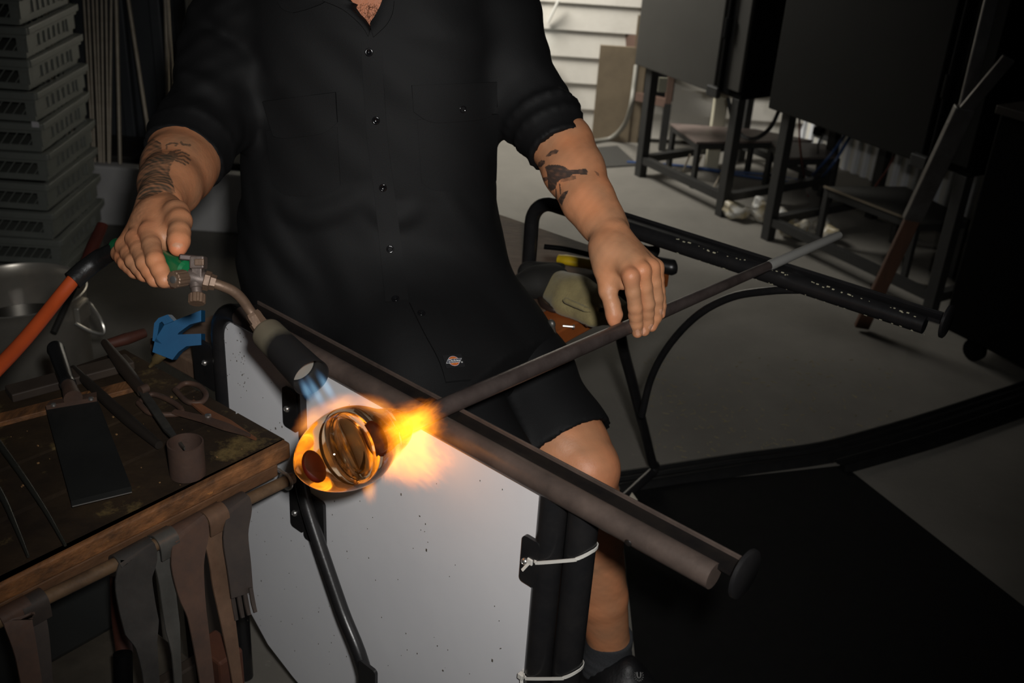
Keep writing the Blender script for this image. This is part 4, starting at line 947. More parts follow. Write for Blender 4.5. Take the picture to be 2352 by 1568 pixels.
# valve block
c = W_(443, 640); R0_, D0_, F0_ = RM[:, 0], -RM[:, 1], RM[:, 2]
ax1 = nrm(W_(475, 646, 1.272) - W_(435, 636, 1.268))
m = MB(); m.lathe(W_(430, 634, 1.268), ax1, [(0, .009), (.006, .0105), (.018, .0105), (.022, .009), (.026, .0085)], 20); m.build('valve_body', M_steelv, torch, True)
m = MB(); m.lathe(W_(468, 643, 1.271), ax1, [(0, .0105), (.001, .0118), (.007, .0118), (.008, .0095), (.014, .0090)], 6); m.build('union_nut', M_brass, torch)
m = MB(); m.box(W_(456, 603, 1.268), R0_ * .0085, D0_ * .0075, F0_ * .009, .0018); m.box(W_(455, 622, 1.268), R0_ * .006, D0_ * .009, F0_ * .007, .001); m.build('top_bracket', M_steelv, torch)
m = MB(); m.box(W_(458, 602, 1.2585), R0_ * .0055, D0_ * .004, F0_ * .002, .001); m.build('bracket_slot', M_brass, torch)
m = MB(); m.bar(W_(412, 590, 1.262), W_(455, 594, 1.266), .010, .007, D0_, .0015); m.build('lever', mat('dark_lever', (.06, .038, .034), .45, .3), torch)
def knob(a, b, r, tip):
    a, b = np.asarray(a), np.asarray(b); L = np.linalg.norm(b - a); d = nrm(b - a); k = MB(); x, y = perp(d); n = 36; vs = []
    for t, s_ in ((0, .9), (.001, 1), (L - .001, 1), (L, .9)):
        for i in range(n):
            an = 2 * math.pi * i / n; rr = r * s_ * (1 if i % 3 else .91); vs.append(a + d * t + (x * math.cos(an) + y * math.sin(an)) * rr)
    fs = [(i * n + j, i * n + (j + 1) % n, (i + 1) * n + (j + 1) % n, (i + 1) * n + j) for i in range(3) for j in range(n)] + [tuple(range(n)), tuple(3 * n + j for j in range(n))]
    k.add(vs, fs); o = k.build('valve_knob', M_brass, torch)
    if tip: q = MB(); q.lathe(b, d, [(0, .0048), (.0015, .0042), (.002, .001)], 14); q.build('knob_screw', M_bolt, o, True)
knob(W_(424, 638, 1.262), W_(398, 642, 1.246), .0102, True)
m = MB(); m.lathe(W_(443, 637, 1.268), W_(424, 638, 1.262) - W_(443, 637, 1.268), [(0, .0065), (.014, .0065)], 16); m.build('valve_stem', M_steelv, torch, True)
knob(W_(453, 676, 1.266), W_(452, 697, 1.262), .0100, False)
m = MB(); m.lathe(W_(449, 648, 1.268), W_(453, 676, 1.266) - W_(449, 648, 1.268), [(0, .0075), (.006, .0075), (.007, .0062), (.016, .0062)], 16); m.build('valve_stem', M_steelv, torch, True)
# grip and hose
hA, hB = W_(432, 622, 1.268), wd(268, 566, 1.385)
hd = nrm(hB - hA); hL = np.linalg.norm(hB - hA)
m = MB(); m.lathe(hA, hd, [(0, .009), (.003, .0125), (.012, .0135), (.03, .0145), (hL * .6, .0145), (hL * .9, .0135), (hL, .011)], 26); m.build('grip', mat('green_enamel', (.010, .16, .055), .25, 0, (.008, .12, .04), 12.), torch, True)
hs = [hB - hd * .01, wd(232, 592, 1.40), wd(200, 615, 1.40), wd(166, 645, 1.39)]
m = MB(); m.tube(spline(hs, 6), [.0115] * 6 + [.0125] * 6 + [.0130] * 7, 16); m.build('hose_sleeve', mat('black_tape', (.008, .008, .008), .45, 0, None, 30., .5, .3, 90), torch, True)
m = MB(); m.tube(spline([wd(172, 638, 1.392), wd(130, 690, 1.37), wd(85, 746, 1.33), wd(40, 798, 1.29), wd(-20, 860, 1.24), wd(-120, 960, 1.18), wd(-220, 1100, 1.15)], 6), .0088, 16); m.build('hose', mat('orange_rubber', (.52, .080, .016), .5, 0, (.42, .062, .013), 10.), torch, True)

# ================================================================ FLAME
def flame_mat(name, core, edge, strength, nscale, thr, warp=.8, falloff=1.0, stretch=(1, 1, 1), axis_fade=0.):
    mm = bpy.data.materials.new(name); mm.use_nodes = True; nt = mm.node_tree; n = nt.nodes; l = nt.links; n.clear()
    out = n.new('ShaderNodeOutputMaterial'); em = n.new('ShaderNodeEmission'); l.new(em.outputs[0], out.inputs['Volume'])
    tc = n.new('ShaderNodeTexCoord'); ln = n.new('ShaderNodeVectorMath'); ln.operation = 'LENGTH'; l.new(tc.outputs['Object'], ln.inputs[0])
    mp = n.new('ShaderNodeMapping'); mp.inputs['Scale'].default_value = stretch; l.new(tc.outputs['Object'], mp.inputs[0])
    nz = n.new('ShaderNodeTexNoise'); nz.inputs['Scale'].default_value = nscale; nz.inputs['Detail'].default_value = 4; nz.inputs['Roughness'].default_value = .6; nz.inputs['Distortion'].default_value = .6
    l.new(mp.outputs[0], nz.inputs['Vector'])
    a = n.new('ShaderNodeMath'); a.operation = 'MULTIPLY_ADD'; a.inputs[1].default_value = -falloff; a.inputs[2].default_value = 1.0; l.new(ln.outputs['Value'], a.inputs[0])     # 1 - r
    b = n.new('ShaderNodeMath'); b.operation = 'MULTIPLY_ADD'; b.inputs[1].default_value = warp; l.new(nz.outputs[0], b.inputs[0]); l.new(a.outputs[0], b.inputs[2])
    c = n.new('ShaderNodeMapRange'); c.inputs[1].default_value = thr; c.inputs[2].default_value = thr + .55; l.new(b.outputs[0], c.inputs[0])
    g = n.new('ShaderNodeMath'); g.operation = 'POWER'; g.inputs[1].default_value = 1.6; l.new(c.outputs[0], g.inputs[0])
    # fade to nothing at the hull of the domain
    hf = n.new('ShaderNodeMapRange'); hf.inputs[1].default_value = 1.0; hf.inputs[2].default_value = .8; l.new(ln.outputs['Value'], hf.inputs[0])
    g2 = n.new('ShaderNodeMath'); g2.operation = 'MULTIPLY'; l.new(g.outputs[0], g2.inputs[0]); l.new(hf.outputs[0], g2.inputs[1])
    st = n.new('ShaderNodeMath'); st.operation = 'MULTIPLY'; st.inputs[1].default_value = strength; l.new(g2.outputs[0], st.inputs[0]); l.new(st.outputs[0], em.inputs[1])
    mx = n.new('ShaderNodeMix'); mx.data_type = 'RGBA'; mx.inputs[6].default_value = (*edge, 1); mx.inputs[7].default_value = (*core, 1); l.new(c.outputs[0], mx.inputs[0]); l.new(mx.outputs[2], em.inputs[0])
    return mm
fl0 = axpt(880); flame = thing('torch_flame', fl0, 'orange flame with blue jets blown from the torch around the glass', 'flame')
def flame_part(name, c, ax, ay, az, material):
    """unit sphere domain stretched to the three half axes"""
    k = MB(); k.ell((0, 0, 0), (1, 0, 0), (0, 1, 0), (0, 0, 1), 24, 14); o = k.build(name, material)
    o.parent = flame
    L = [np.linalg.norm(q) for q in (ax, ay, az)]; x, y = nrm(ax), nrm(ay); y = nrm(y - x * np.dot(x, y)); z = np.cross(x, y)
    c = np.asarray(c) - np.array(flame.location)
    o.matrix_local = Matrix(((x[0] * L[0], y[0] * L[1], z[0] * L[2], c[0]), (x[1] * L[0], y[1] * L[1], z[1] * L[2], c[1]), (x[2] * L[0], y[2] * L[1], z[2] * L[2], c[2]), (0, 0, 0, 1)))
    return o
OR, YE = (1.0, .19, .008), (1.0, .38, .015)
M_f1 = flame_mat('orange_flame', YE, OR, 66, 2.2, .62, .9, 1.0, (1.2, 2.0, 2.0))
M_f2 = flame_mat('wispy_flame', (1.0, .34, .015), (1.0, .20, .012), 40.0, 2.6, .66, 1.0, 1.0, (1.0, 2.6, 2.0))
M_f3 = flame_mat('halo_flame', (1.0, .36, .06), (1.0, .22, .04), 38.0, 2.2, .50, .6, 1.0, (1, 1, 1))
M_bl = flame_mat('blue_jet', (.35, .70, 1.0), (.12, .38, .85), 34, 1.4, .40, .5, 1.0, (.6, 1.5, 1.5))
dC = 1.20
def pxf(x, y, d=dC): return wd(x, y, d)
# along the neck of the glass and the pipe
side2 = lambda q: nrm(np.cross(q, RM[:, 2]))
a, b = pxf(865, 1010, 1.20), pxf(1010, 962, 1.275)
flame_part('pipe_flame', (a + b) / 2, (b - a) * .66, side2(b - a) * .041, RM[:, 2] * .036, M_f1)
a, b = pxf(930, 985, 1.22), pxf(1005, 930, 1.27)
flame_part('pipe_flame', (a + b) / 2, (b - a) * .70, side2(b - a) * .020, RM[:, 2] * .02, M_f2)
# halo around the top of the gather
for (x0, y0, x1, y1) in ((682, 1000, 752, 932), (735, 945, 835, 918), (815, 918, 915, 958)):
    a, b = pxf(x0, y0, 1.225), pxf(x1, y1, 1.235); flame_part('halo', (a + b) / 2, (b - a) * .78, side2(b - a) * .021, RM[:, 2] * .024, M_f3)
# wisps falling to the right and below
a, b = pxf(895, 1000, 1.22), pxf(900, 1110, 1.27)
flame_part('wisp', (a + b) / 2, (b - a) * .62, RM[:, 0] * .030, RM[:, 2] * .024, M_f2)
a, b = pxf(900, 1000, 1.26), pxf(1000, 1090, 1.33)
flame_part('wisp', (a + b) / 2, (b - a) * .85, side2(b - a) * .055, RM[:, 2] * .035, M_f2)
a, b = pxf(845, 1080, 1.24), pxf(852, 1160, 1.27)
flame_part('wisp', (a + b) / 2, (b - a) * .62, RM[:, 0] * .013, RM[:, 2] * .012, M_f2)
# blue jets
for (x0, y0, x1, y1) in ((700, 856, 750, 945), (724, 846, 776, 930), (688, 866, 722, 930)):
    a, b = pxf(x0, y0, 1.228), pxf(x1, y1, 1.205)
    flame_part('blue_jet', (a + b) / 2, (b - a) * .62, nrm(np.cross(b - a, RM[:, 2])) * .0085, RM[:, 2] * .008, M_bl)
# ================================================================ PERSON
person = thing('person', B(.02, .40, .60), 'person in black work shirt and shorts seated at the bench working hot glass', 'person')
def depth_of(P): return (RM.T @ (np.asarray(P) - np.array([0, 0, CAMH])))[2]
# torso sections: image row, centre column, half width in px, Y of the axis, half depth
SEC = [(-150, 845, 150, 1.735, .075), (-110, 845, 235, 1.735, .092), (-60, 846, 290, 1.73, .108), (40, 848, 300, 1.725, .124), (160, 850, 300, 1.72, .132), (300, 855, 293, 1.71, .134), (400, 849, 291, 1.70, .134),
       (500, 852, 302, 1.69, .137), (600, 861, 314, 1.68, .142), (700, 876, 318, 1.665, .148), (770, 905, 330, 1.655, .152), (830, 930, 335, 1.65, .157), (900, 940, 335, 1.64, .160)]
sz0, sx, sy, sa, sb = [], [], [], [], []
for py, cx_, hw, Y, b in SEC:
    P = wy(cx_, py, Y); sz0.append(P[2]); sx.append(P[0]); sy.append(P[1]); sa.append(hw * depth_of(P) / FPX * .985); sb.append(b)
ordr = np.argsort(sz0); sz0, sx, sy, sa, sb = (np.array(q)[ordr] for q in (sz0, sx, sy, sa, sb))
def torso_d(X, Y, Z, off=0.):
    z = np.clip(Z, sz0[0], sz0[-1]); cx_, cy_ = np.interp(z, sz0, sx), np.interp(z, sz0, sy)
    a, b = np.interp(z, sz0, sa) - off, np.interp(z, sz0, sb) - off
    n = 2.5; v = (np.abs((X - cx_) / a) ** n + np.abs((Y - cy_) / b) ** n) ** (1 / n)
    d = (v - 1) * np.minimum(a, b) * .9
    return np.maximum(d, np.maximum(Z - (sz0[-1] - off), (sz0[0]) - Z))
def fnoise(X, Y, Z, wl, seed, dirs=None, n=7):
    r = np.random.default_rng(seed); out = 0
    for i in range(n):
        d = r.normal(size=3); d /= np.linalg.norm(d)
        if dirs is not None: d = nrm(d * .45 + np.asarray(dirs) * (1 if r.random() < .5 else -1))
        k = 2 * math.pi / (wl * r.uniform(.7, 1.6)); ph = r.uniform(0, 6.28); d2 = r.normal(size=3) * 6
        out = out + np.sin(k * (X * d[0] + Y * d[1] + Z * d[2]) + ph + 1.3 * np.sin(X * d2[0] + Y * d2[1] + Z * d2[2] + ph * 2))
    return out / math.sqrt(n)
shR, shL = wd(552, -50, 1.70), wd(1130, -45, 1.71)
elR, elL = wd(452, 330, 1.62), wd(1262, 285, 1.72)
wrR, wrL = wd(370, 462, 1.405), wd(1398, 535, 1.578)
# ---------------------------------------------------------------- shirt
lo = np.array([-.62, 1.30, .52]); hi = np.array([.36, 1.98, 1.40])
S = Field(lo, hi, .0052)
X, Y, Z = np.meshgrid(*S.ax, indexing='ij', sparse=True)
S.d = np.broadcast_to(torso_d(X, Y, Z), S.n).astype(np.float32).copy()
hipL, hipR = B(.02, .47, .685), B(.02, .30, .685)
knL = wz(1338, 1082, .505); knR = B(.46, .15, .53)
lapL, lapR = hipL + (knL - hipL) * .82, hipR + (knR - hipR) * .82
S.chain([hipL - V3 * .04 + Z3 * .01, (hipL + lapL) / 2 - V3 * .015, lapL], [.098, .092, .094], .05); S.chain([hipR + Z3 * .01, (hipR + lapR) / 2, lapR], [.112, .102, .096], .05)
S.cone((hipL + hipR) / 2 + Z3 * .02, (lapL + lapR) / 2 + Z3 * .012, .10, .085, .06)
# sleeves
SL = S.n; slv = np.full(S.n, 1.0, dtype=np.float32)
cuR, cuL = wd(419, 368, 1.575), wd(1284, 345, 1.675)
S.chain([wd(565, -55, 1.71), wd(546, 60, 1.70), wd(512, 180, 1.68), wd(475, 270, 1.645), wd(446, 322, 1.61), cuR], [.080, .078, .070, .066, .062, .0590], .012, None, slv)
S.chain([wd(1108, -50, 1.72), wd(1134, 50, 1.72), wd(1168, 150, 1.725), wd(1215, 235, 1.72), wd(1252, 285, 1.70), cuL], [.078, .076, .068, .060, .0545, .048], .012, None, slv)
# rolled-cuff lips and folds
def ring(c, ax_, r, tr, tgt, n=18, k=.004):
    x, y = perp(nrm(ax_)); p = [c + (x * math.cos(t) + y * math.sin(t)) * r for t in np.linspace(0, 2 * math.pi, n + 1)]
    S.chain(p, [tr] * (n + 1), k, None, tgt)
axR = nrm(cuR - wd(446, 322, 1.61)); axL = nrm(cuL - wd(1252, 285, 1.70))
ring(cuR - axR * .004, axR, .0560, .0045, slv); ring(cuR - axR * .042, axR, .0615, .005, slv)
ring(cuL - axL * .004, axL, .0460, .0045, slv); ring(cuL - axL * .040, axL, .0535, .0055, slv); ring(cuL - axL * .066, axL, .0575, .006, slv)
slv += (.0050 * fnoise(X, Y, Z, .075, 5, (0.3, .2, .9)) + .0022 * fnoise(X, Y, Z, .04, 8)).astype(np.float32) * (np.clip((np.abs(X + .17) - .17) / .06, 0, 1) * np.clip(np.minimum(np.sqrt((X - cuR[0]) ** 2 + (Y - cuR[1]) ** 2 + (Z - cuR[2]) ** 2), np.sqrt((X - cuL[0]) ** 2 + (Y - cuL[1]) ** 2 + (Z - cuL[2]) ** 2)) / .11 - .3, .2, 1))
S.d = S.d + ((.0018) * fnoise(X, Y, Z, .17, 21, (.7, 0, .6)) * np.clip((1.02 - Z) / .25, .25, 1.3) + .0012 * fnoise(X, Y, Z, .07, 31, (.5, 0, .8))).astype(np.float32)
# soft drape folds drawn on the front
def torso_hit(px, py, off=.004):
    r = _ray(px, py) / FPX
    for t in np.arange(1.3, 1.8, .003):
        P = r * t + np.array([0, 0, CAMH])
        if torso_d(P[0], P[1], P[2]) < off: return P
    return P
for pts, r in (([(650, 455), (700, 490), (760, 485), (850, 440)], .007), ([(690, 600), (760, 660), (840, 675), (940, 650)], .009), ([(620, 420), (640, 520), (690, 610)], .007),
               ([(1010, 440), (1060, 520), (1110, 600)], .007), ([(740, 700), (830, 735), (930, 715)], .010), ([(1080, 690), (1130, 720), (1190, 715)], .010), ([(600, 600), (640, 660), (720, 720)], .009),
               ([(950, 480), (900, 500), (860, 470)], .005), ([(1000, 760), (1090, 745), (1180, 760)], .008), ([(640, 180), (590, 240), (575, 300)], .010), ([(570, 480), (600, 560), (640, 640)], .008)):
    P = spline([torso_hit(*q, -.013) for q in pts], 4); n = len(P)
    S.chain(P, [r * .55 * math.sin(math.pi * (i + .6) / (n + .2)) + .0006 for i in range(n)], .030)
S.d = smin(S.d, slv, .028)
def local_cut(F_, c, nv, rad):
    X, Y, Z = np.meshgrid(*F_.ax, indexing='ij', sparse=True); nv = nrm(nv)
    pl = (X - c[0]) * nv[0] + (Y - c[1]) * nv[1] + (Z - c[2]) * nv[2]
    dist = np.sqrt((X - c[0]) ** 2 + (Y - c[1]) ** 2 + (Z - c[2]) ** 2)
    F_.d = np.where(dist < rad, np.maximum(F_.d, pl), F_.d).astype(np.float32)
local_cut(S, cuR, axR, .082); local_cut(S, cuL, axL, .070)
S.carve(cuR + axR * .02, cuR - axR * .05, .0475, .0475); S.carve(cuL + axL * .02, cuL - axL * .04, .0395, .0395)
# V neck
PX = CX; camP = np.array([0, 0, CAMH])
qx, qy, qz = X, Y, Z - CAMH
cxm = RM[0][0] * qx + RM[1][0] * qy + RM[2][0] * qz; cym = RM[0][1] * qx + RM[1][1] * qy + RM[2][1] * qz; czm = RM[0][2] * qx + RM[1][2] * qy + RM[2][2] * qz
u_ = CX + FPX * cxm / czm; v_ = CY + FPX * cym / czm
def sideln(p, q):  # signed px distance, positive to the right of p->q
    d = np.array(q, float) - np.array(p, float); L = np.hypot(*d); return ((u_ - p[0]) * -d[1] + (v_ - p[1]) * d[0]) / L
vv = np.minimum(sideln((853, 68), (798, -12)), sideln((882, -12), (853, 68)))
front = Y < 1.72
S.d = np.where(front, np.maximum(S.d, (vv * 1.6 / FPX)), S.d).astype(np.float32)
# neck hole
S.carve(wd(845, -60, 1.73), wd(845, -260, 1.73), .068, .075)
# hem: sloped lower edge
S.cut(B(0, .4, seat_z + .004), (0.0, 0.0, -1)); S.cut(B(.325, .3, .65), U3 + V3 * .10)
V, F = S.mesh(1)
M_shirt = mat('black_twill', (.0068, .0068, .0072), .66, 0, (.0082, .0082, .0086), 8., .5, .12, 900, spec=.22)
shirt = obj_vf('shirt', V, F, M_shirt, person)
shirt['label'] = 'black short-sleeved work shirt with rolled cuffs'
bvh = BVHTree.FromPolygons([tuple(map(float, p)) for p in V], [tuple(map(int, f)) for f in F])
def hit(px, py):
    r = _ray(px, py); r = r / np.linalg.norm(r)
    h = bvh.ray_cast(Vector((0, 0, CAMH)), Vector(r), 4)
    if h[0] is None: return None, None
    n = np.array(h[1]); n = n if np.dot(n, r) < 0 else -n
    return np.array(h[0]), n
def lerp_poly(poly, s):
    P = np.array(poly, float); L = np.concatenate([[0], np.cumsum(np.hypot(*np.diff(P, axis=0).T))]); L /= L[-1]
    return np.array([np.interp(s, L, P[:, 0]), np.interp(s, L, P[:, 1])])
def patch(name, e0, e1, nx, ny, off, material, parent, th=.0022, label=None):
    """cloth piece lying on the shirt between two edge polylines given in image columns/rows"""
    G, N = np.zeros((ny, nx, 3)), np.zeros((ny, nx, 3)); last = None
    for j in range(ny):
        for i in range(nx):
            a = lerp_poly(e0, i / (nx - 1)); b = lerp_poly(e1, i / (nx - 1)); p = a + (b - a) * j / (ny - 1)
            h, n = hit(*p)
            if h is None: h, n = (wd(p[0], p[1], depth_of(last)) if last is not None else wd(p[0], p[1], 1.58)), -RM[:, 2]
            last = h; G[j, i] = h; N[j, i] = n
    for _ in range(3):
        for K in (G, N):
            K[1:-1] = .25 * K[:-2] + .5 * K[1:-1] + .25 * K[2:]
            K[:, 1:-1] = .25 * K[:, :-2] + .5 * K[:, 1:-1] + .25 * K[:, 2:]
    N /= np.linalg.norm(N, axis=2, keepdims=True) + 1e-9
    T, Bk = (G + N * (off + th)).reshape(-1, 3), (G + N * (off - .003)).reshape(-1, 3); m = MB(); n0 = nx * ny
    fs = [(j * nx + i, j * nx + i + 1, (j + 1) * nx + i + 1, (j + 1) * nx + i) for j in range(ny - 1) for i in range(nx - 1)]
    fs2 = [tuple(n0 + k for k in f[::-1]) for f in fs]; rim = [i for i in range(nx)] + [j * nx + nx - 1 for j in range(1, ny)] + [(ny - 1) * nx + i for i in range(nx - 2, -1, -1)] + [j * nx for j in range(ny - 2, 0, -1)]
    k = len(rim); fs3 = [(rim[i], n0 + rim[i], n0 + rim[(i + 1) % k], rim[(i + 1) % k]) for i in range(k)]
    m.add(list(T) + list(Bk), fs + fs2 + fs3); o = m.build(name, material, parent, True, 35)
    if label: o['label'] = label
    return o
# pockets and flaps
patch('pocket', [(612, 300), (775, 292)], [(626, 420), (650, 452), (762, 446), (782, 425)], 14, 10, .0002, M_shirt, shirt, .0016)
patch('pocket_flap', [(605, 232), (772, 211)], [(632, 312), (640, 319), (752, 305), (776, 280)], 14, 8, .0034, M_shirt, shirt, .0026)
patch('pocket', [(958, 275), (1145, 262)], [(968, 418), (990, 440), (1090, 436), (1138, 415)], 14, 10, .0002, M_shirt, shirt, .0016)
patch('pocket_flap', [(945, 196), (1141, 188)], [(950, 255), (985, 283), (1120, 272), (1143, 245)], 16, 8, .0034, M_shirt, shirt, .0026)
# placket down the front and the loose lower corner
patch('placket', [(831, 95), (831, 135), (843, 322), (861, 449), (873, 571), (886, 695)], [(880, 85), (878, 135), (890, 322), (908, 449), (922, 571), (938, 690)], 26, 6, .0004, M_shirt, shirt, .0022)
patch('placket', [(940, 697), (975, 770), (1010, 830), (1024, 880)], [(998, 690), (1035, 770), (1068, 830), (1080, 875)], 14, 6, .0012, M_shirt, shirt, .003)
# lapels
def lapel(e0, e1, off):
    patch('collar_lapel', e0, e1, 12, 7, off, M_shirt, shirt, .0035)
lapel([(742, 3), (790, 22), (838, 66), (846, 84)], [(797, 3), (818, 18), (842, 48), (852, 68)], .004)
lapel([(884, 3), (872, 28), (860, 54), (853, 70)], [(906, 3), (904, 30), (890, 58), (858, 86)], .004)
patch('collar_leaf', [(640, 4), (650, 24), (675, 30)], [(748, 4), (746, 8), (700, 24)], 8, 5, .002, M_shirt, shirt, .002)
# buttons
M_btn = mat('black_glossy_button', (.006, .006, .007), .12, 0, None, spec=.8)
for bx_, by_ in ((848, 120), (864, 276), (880, 430), (896, 573), (909, 690), (967, 723), (671, 287), (1060, 250)):
    h, n = hit(bx_, by_); k = 1.0 if bx_ != 671 else .85
    m = MB(); o = h + n * .003
    m.lathe(o, n, [(0, .0052 * k), (.0008, .0060 * k), (.0020, .0060 * k), (.0027, .0052 * k), (.0024, .0040 * k), (.0012, .0028 * k), (.0010, .0002)], 22)
    bo = m.build('button', M_btn, shirt, True, 60)
    x_, y_ = perp(n); th_ = MB()
    for a in (-1, 1): th_.ell(o + n * .0014 + x_ * a * .0009, x_ * .0005, y_ * .0009, n * .0004, 8, 6)
    th_.build('button_thread', M_shirt, bo, True)
# woven label with the round logo
h, n = hit(1040, 834); cx3 = nrm(wd(1062, 826, 1.5) - wd(1018, 842, 1.5)); cx3 = nrm(cx3 - n * np.dot(cx3, n)); cy3 = np.cross(n, cx3); o = h + n * .0052
if np.dot(cy3, Z3) < 0: cy3 = -cy3
s1 = depth_of(h) / FPX
m = MB(); m.box(o, cx3 * 23 * s1, cy3 * 18 * s1, n * .0006); lb = m.build('brand_label', mat('label_black', (.012, .012, .013), .5), shirt)
def disc(r, z, col, nm, n_=40):
    m = MB(); q = o + n * z; m.add([q + (cx3 * math.cos(a) + cy3 * math.sin(a)) * r * s1 for a in np.linspace(0, 2 * math.pi, n_, endpoint=False)], [tuple(range(n_))]); return m.build(nm, mat('print_' + nm, col, .6), lb)
disc(13.5, .0008, (.62, .58, .56), 'logo_ring'); disc(12.4, .0009, (.42, .035, .02), 'logo_disc'); disc(10.2, .0010, (.62, .24, .02), 'logo_core'); disc(8.0, .0011, (.45, .05, .02), 'logo_centre')
def banner(w, hh, z, col, nm):
    m = MB(); q = o + n * z; sl_ = 3.2 * hh / 5; m.add([q + cx3 * (a * w + b * sl_) * s1 + cy3 * b * hh * s1 for a, b in ((-1, -1), (1, -1), (1, 1), (-1, 1))], [(0, 1, 2, 3)]); m.build(nm, mat('print_' + nm, col, .6), lb)
banner(17.0, 5.6, .0013, (.70, .70, .70), 'logo_banner_edge'); banner(16.0, 4.7, .0015, (.012, .012, .03), 'logo_banner')
def text3d(txt, size, pos, ax_, ay_, an_, material, name, parent, shear=0.):
    cu = bpy.data.curves.new('lettering', 'FONT'); cu.body = txt; cu.size = size; cu.align_x = 'CENTER'; cu.align_y = 'CENTER'; cu.shear = shear; cu.extrude = .00008; cu.offset = size * .012
    to = bpy.data.objects.new('lettering_curve', cu); COL.objects.link(to); bpy.context.view_layer.update()
    me = bpy.data.meshes.new_from_object(to.evaluated_get(bpy.context.evaluated_depsgraph_get())); bpy.data.objects.remove(to)
    co = np.zeros(len(me.vertices) * 3); me.vertices.foreach_get('co', co); co = co.reshape(-1, 3)
    k = MB(); k.v = [tuple(pos + p[0] * ax_ + p[1] * ay_ + p[2] * an_) for p in co]; k.f = [tuple(p.vertices) for p in me.polygons]; bpy.data.meshes.remove(me)
    return k.build(name, material, parent)
text3d('Dickies', 9.6 * s1, o + n * .0017, cx3, cy3, n, mat('print_white', (.75, .75, .75), .6), 'logo_lettering', lb, .25)
text3d('®', 5.0 * s1, o + n * .0010 + cx3 * 18.5 * s1 - cy3 * 5.5 * s1, cx3, cy3, n, mat('print_white', (.75, .75, .75), .6), 'registered_mark', lb)

# ---------------------------------------------------------------- legs, shorts
hipL, hipR = B(.02, .47, .685), B(.02, .30, .685)
knL = wz(1338, 1082, .505); anL = wz(1398, 1476, .115); calf = knL * .62 + anL * .38 - U3 * .004
knR = B(.46, .15, .53); anR = B(.44, .16, .11)
lo = np.minimum.reduce([hipL, hipR, knL, knR, hipL - .16]) - .13; hi = np.maximum.reduce([hipL, hipR, knL, knR]) + .15
H_ = Field(lo, hi, .006)
H_.cone(B(.0, .30, .69), B(.0, .48, .69), .115, .115, .05)
hemL = knL * .90 + hipL * .10; hemR = knR * .88 + hipR * .12
for hp, hm in ((hipL, hemL), (hipR, hemR)):
    a_ = nrm(hm - hp); H_.chain([hp, hp * .4 + hm * .6, hm + a_ * .03], [.105, .090, .081], .04)
Xh, Yh, Zh = np.meshgrid(*H_.ax, indexing='ij', sparse=True); H_.d = H_.d + (.0018 * fnoise(Xh, Yh, Zh, .10, 77)).astype(np.float32)
for hp, hm in ((hipL, hemL), (hipR, hemR)):
    a_ = nrm(hm - hp); local_cut(H_, hm, nrm(a_ + np.array([0, 0, -.15])), .13); H_.carve(hm + a_ * .05, hm - a_ * .04, .072, .072)
H_.cut(B(0, .4, seat_z + .001), (0, 0, -1)) if False else None
V, F = H_.mesh(1); so = obj_vf('shorts', V, F, mat('black_shorts', (.0075, .0075, .008), .7, 0, None, 8., .5, .1, 700, spec=.2), person)

# ---------------------------------------------------------------- body: one skin mesh (fine at the hands)
parts_V, parts_F, parts_C = [], [], []
SK = np.array([.61, .268, .132]); 
def add_part(V, F, cols):
    n = sum(len(v) for v in parts_V); parts_V.append(V); parts_F.append(F + n); parts_C.append(cols)
def normals(V, F):
    N = np.zeros_like(V); fn = np.cross(V[F[:, 2]] - V[F[:, 0]], V[F[:, 3]] - V[F[:, 1]])
    for k in range(4): np.add.at(N, F[:, k], fn)
    return N / (np.linalg.norm(N, axis=1, keepdims=True) + 1e-12)
def project(V):
    c = (V - np.array([0, 0, CAMH])) @ RM; return np.stack([CX + FPX * c[:, 0] / c[:, 2], CY + FPX * c[:, 1] / c[:, 2]], 1)
def inside(P, poly):
    x, y = P[:, 0], P[:, 1]; r = np.zeros(len(P), bool); n = len(poly)
    for i in range(n):
        x0, y0 = poly[i]; x1, y1 = poly[(i + 1) % n]
        c = ((y0 > y) != (y1 > y)); r ^= c & (x < (x1 - x0) * (y - y0) / ((y1 - y0) if y1 != y0 else 1e-9) + x0)
    return r
def near_seg(P, pts, w):
    r = np.zeros(len(P), bool)
    for (x0, y0), (x1, y1) in zip(pts[:-1], pts[1:]):
        d = np.array([x1 - x0, y1 - y0]); L = d @ d; t = np.clip(((P[:, 0] - x0) * d[0] + (P[:, 1] - y0) * d[1]) / L, 0, 1)
        r |= np.hypot(P[:, 0] - x0 - t * d[0], P[:, 1] - y0 - t * d[1]) < w
    return r
def base_col(V, seed=3, s=1.0):
    n1 = fnoise(V[:, 0], V[:, 1], V[:, 2], .05, seed)[:, None]; n2 = fnoise(V[:, 0], V[:, 1], V[:, 2], .013, seed + 1)[:, None]
    return np.clip(SK * s * (1 + .06 * n1 + .04 * n2) + np.array([.02, -.006, -.008]) * n1, .01, 1)
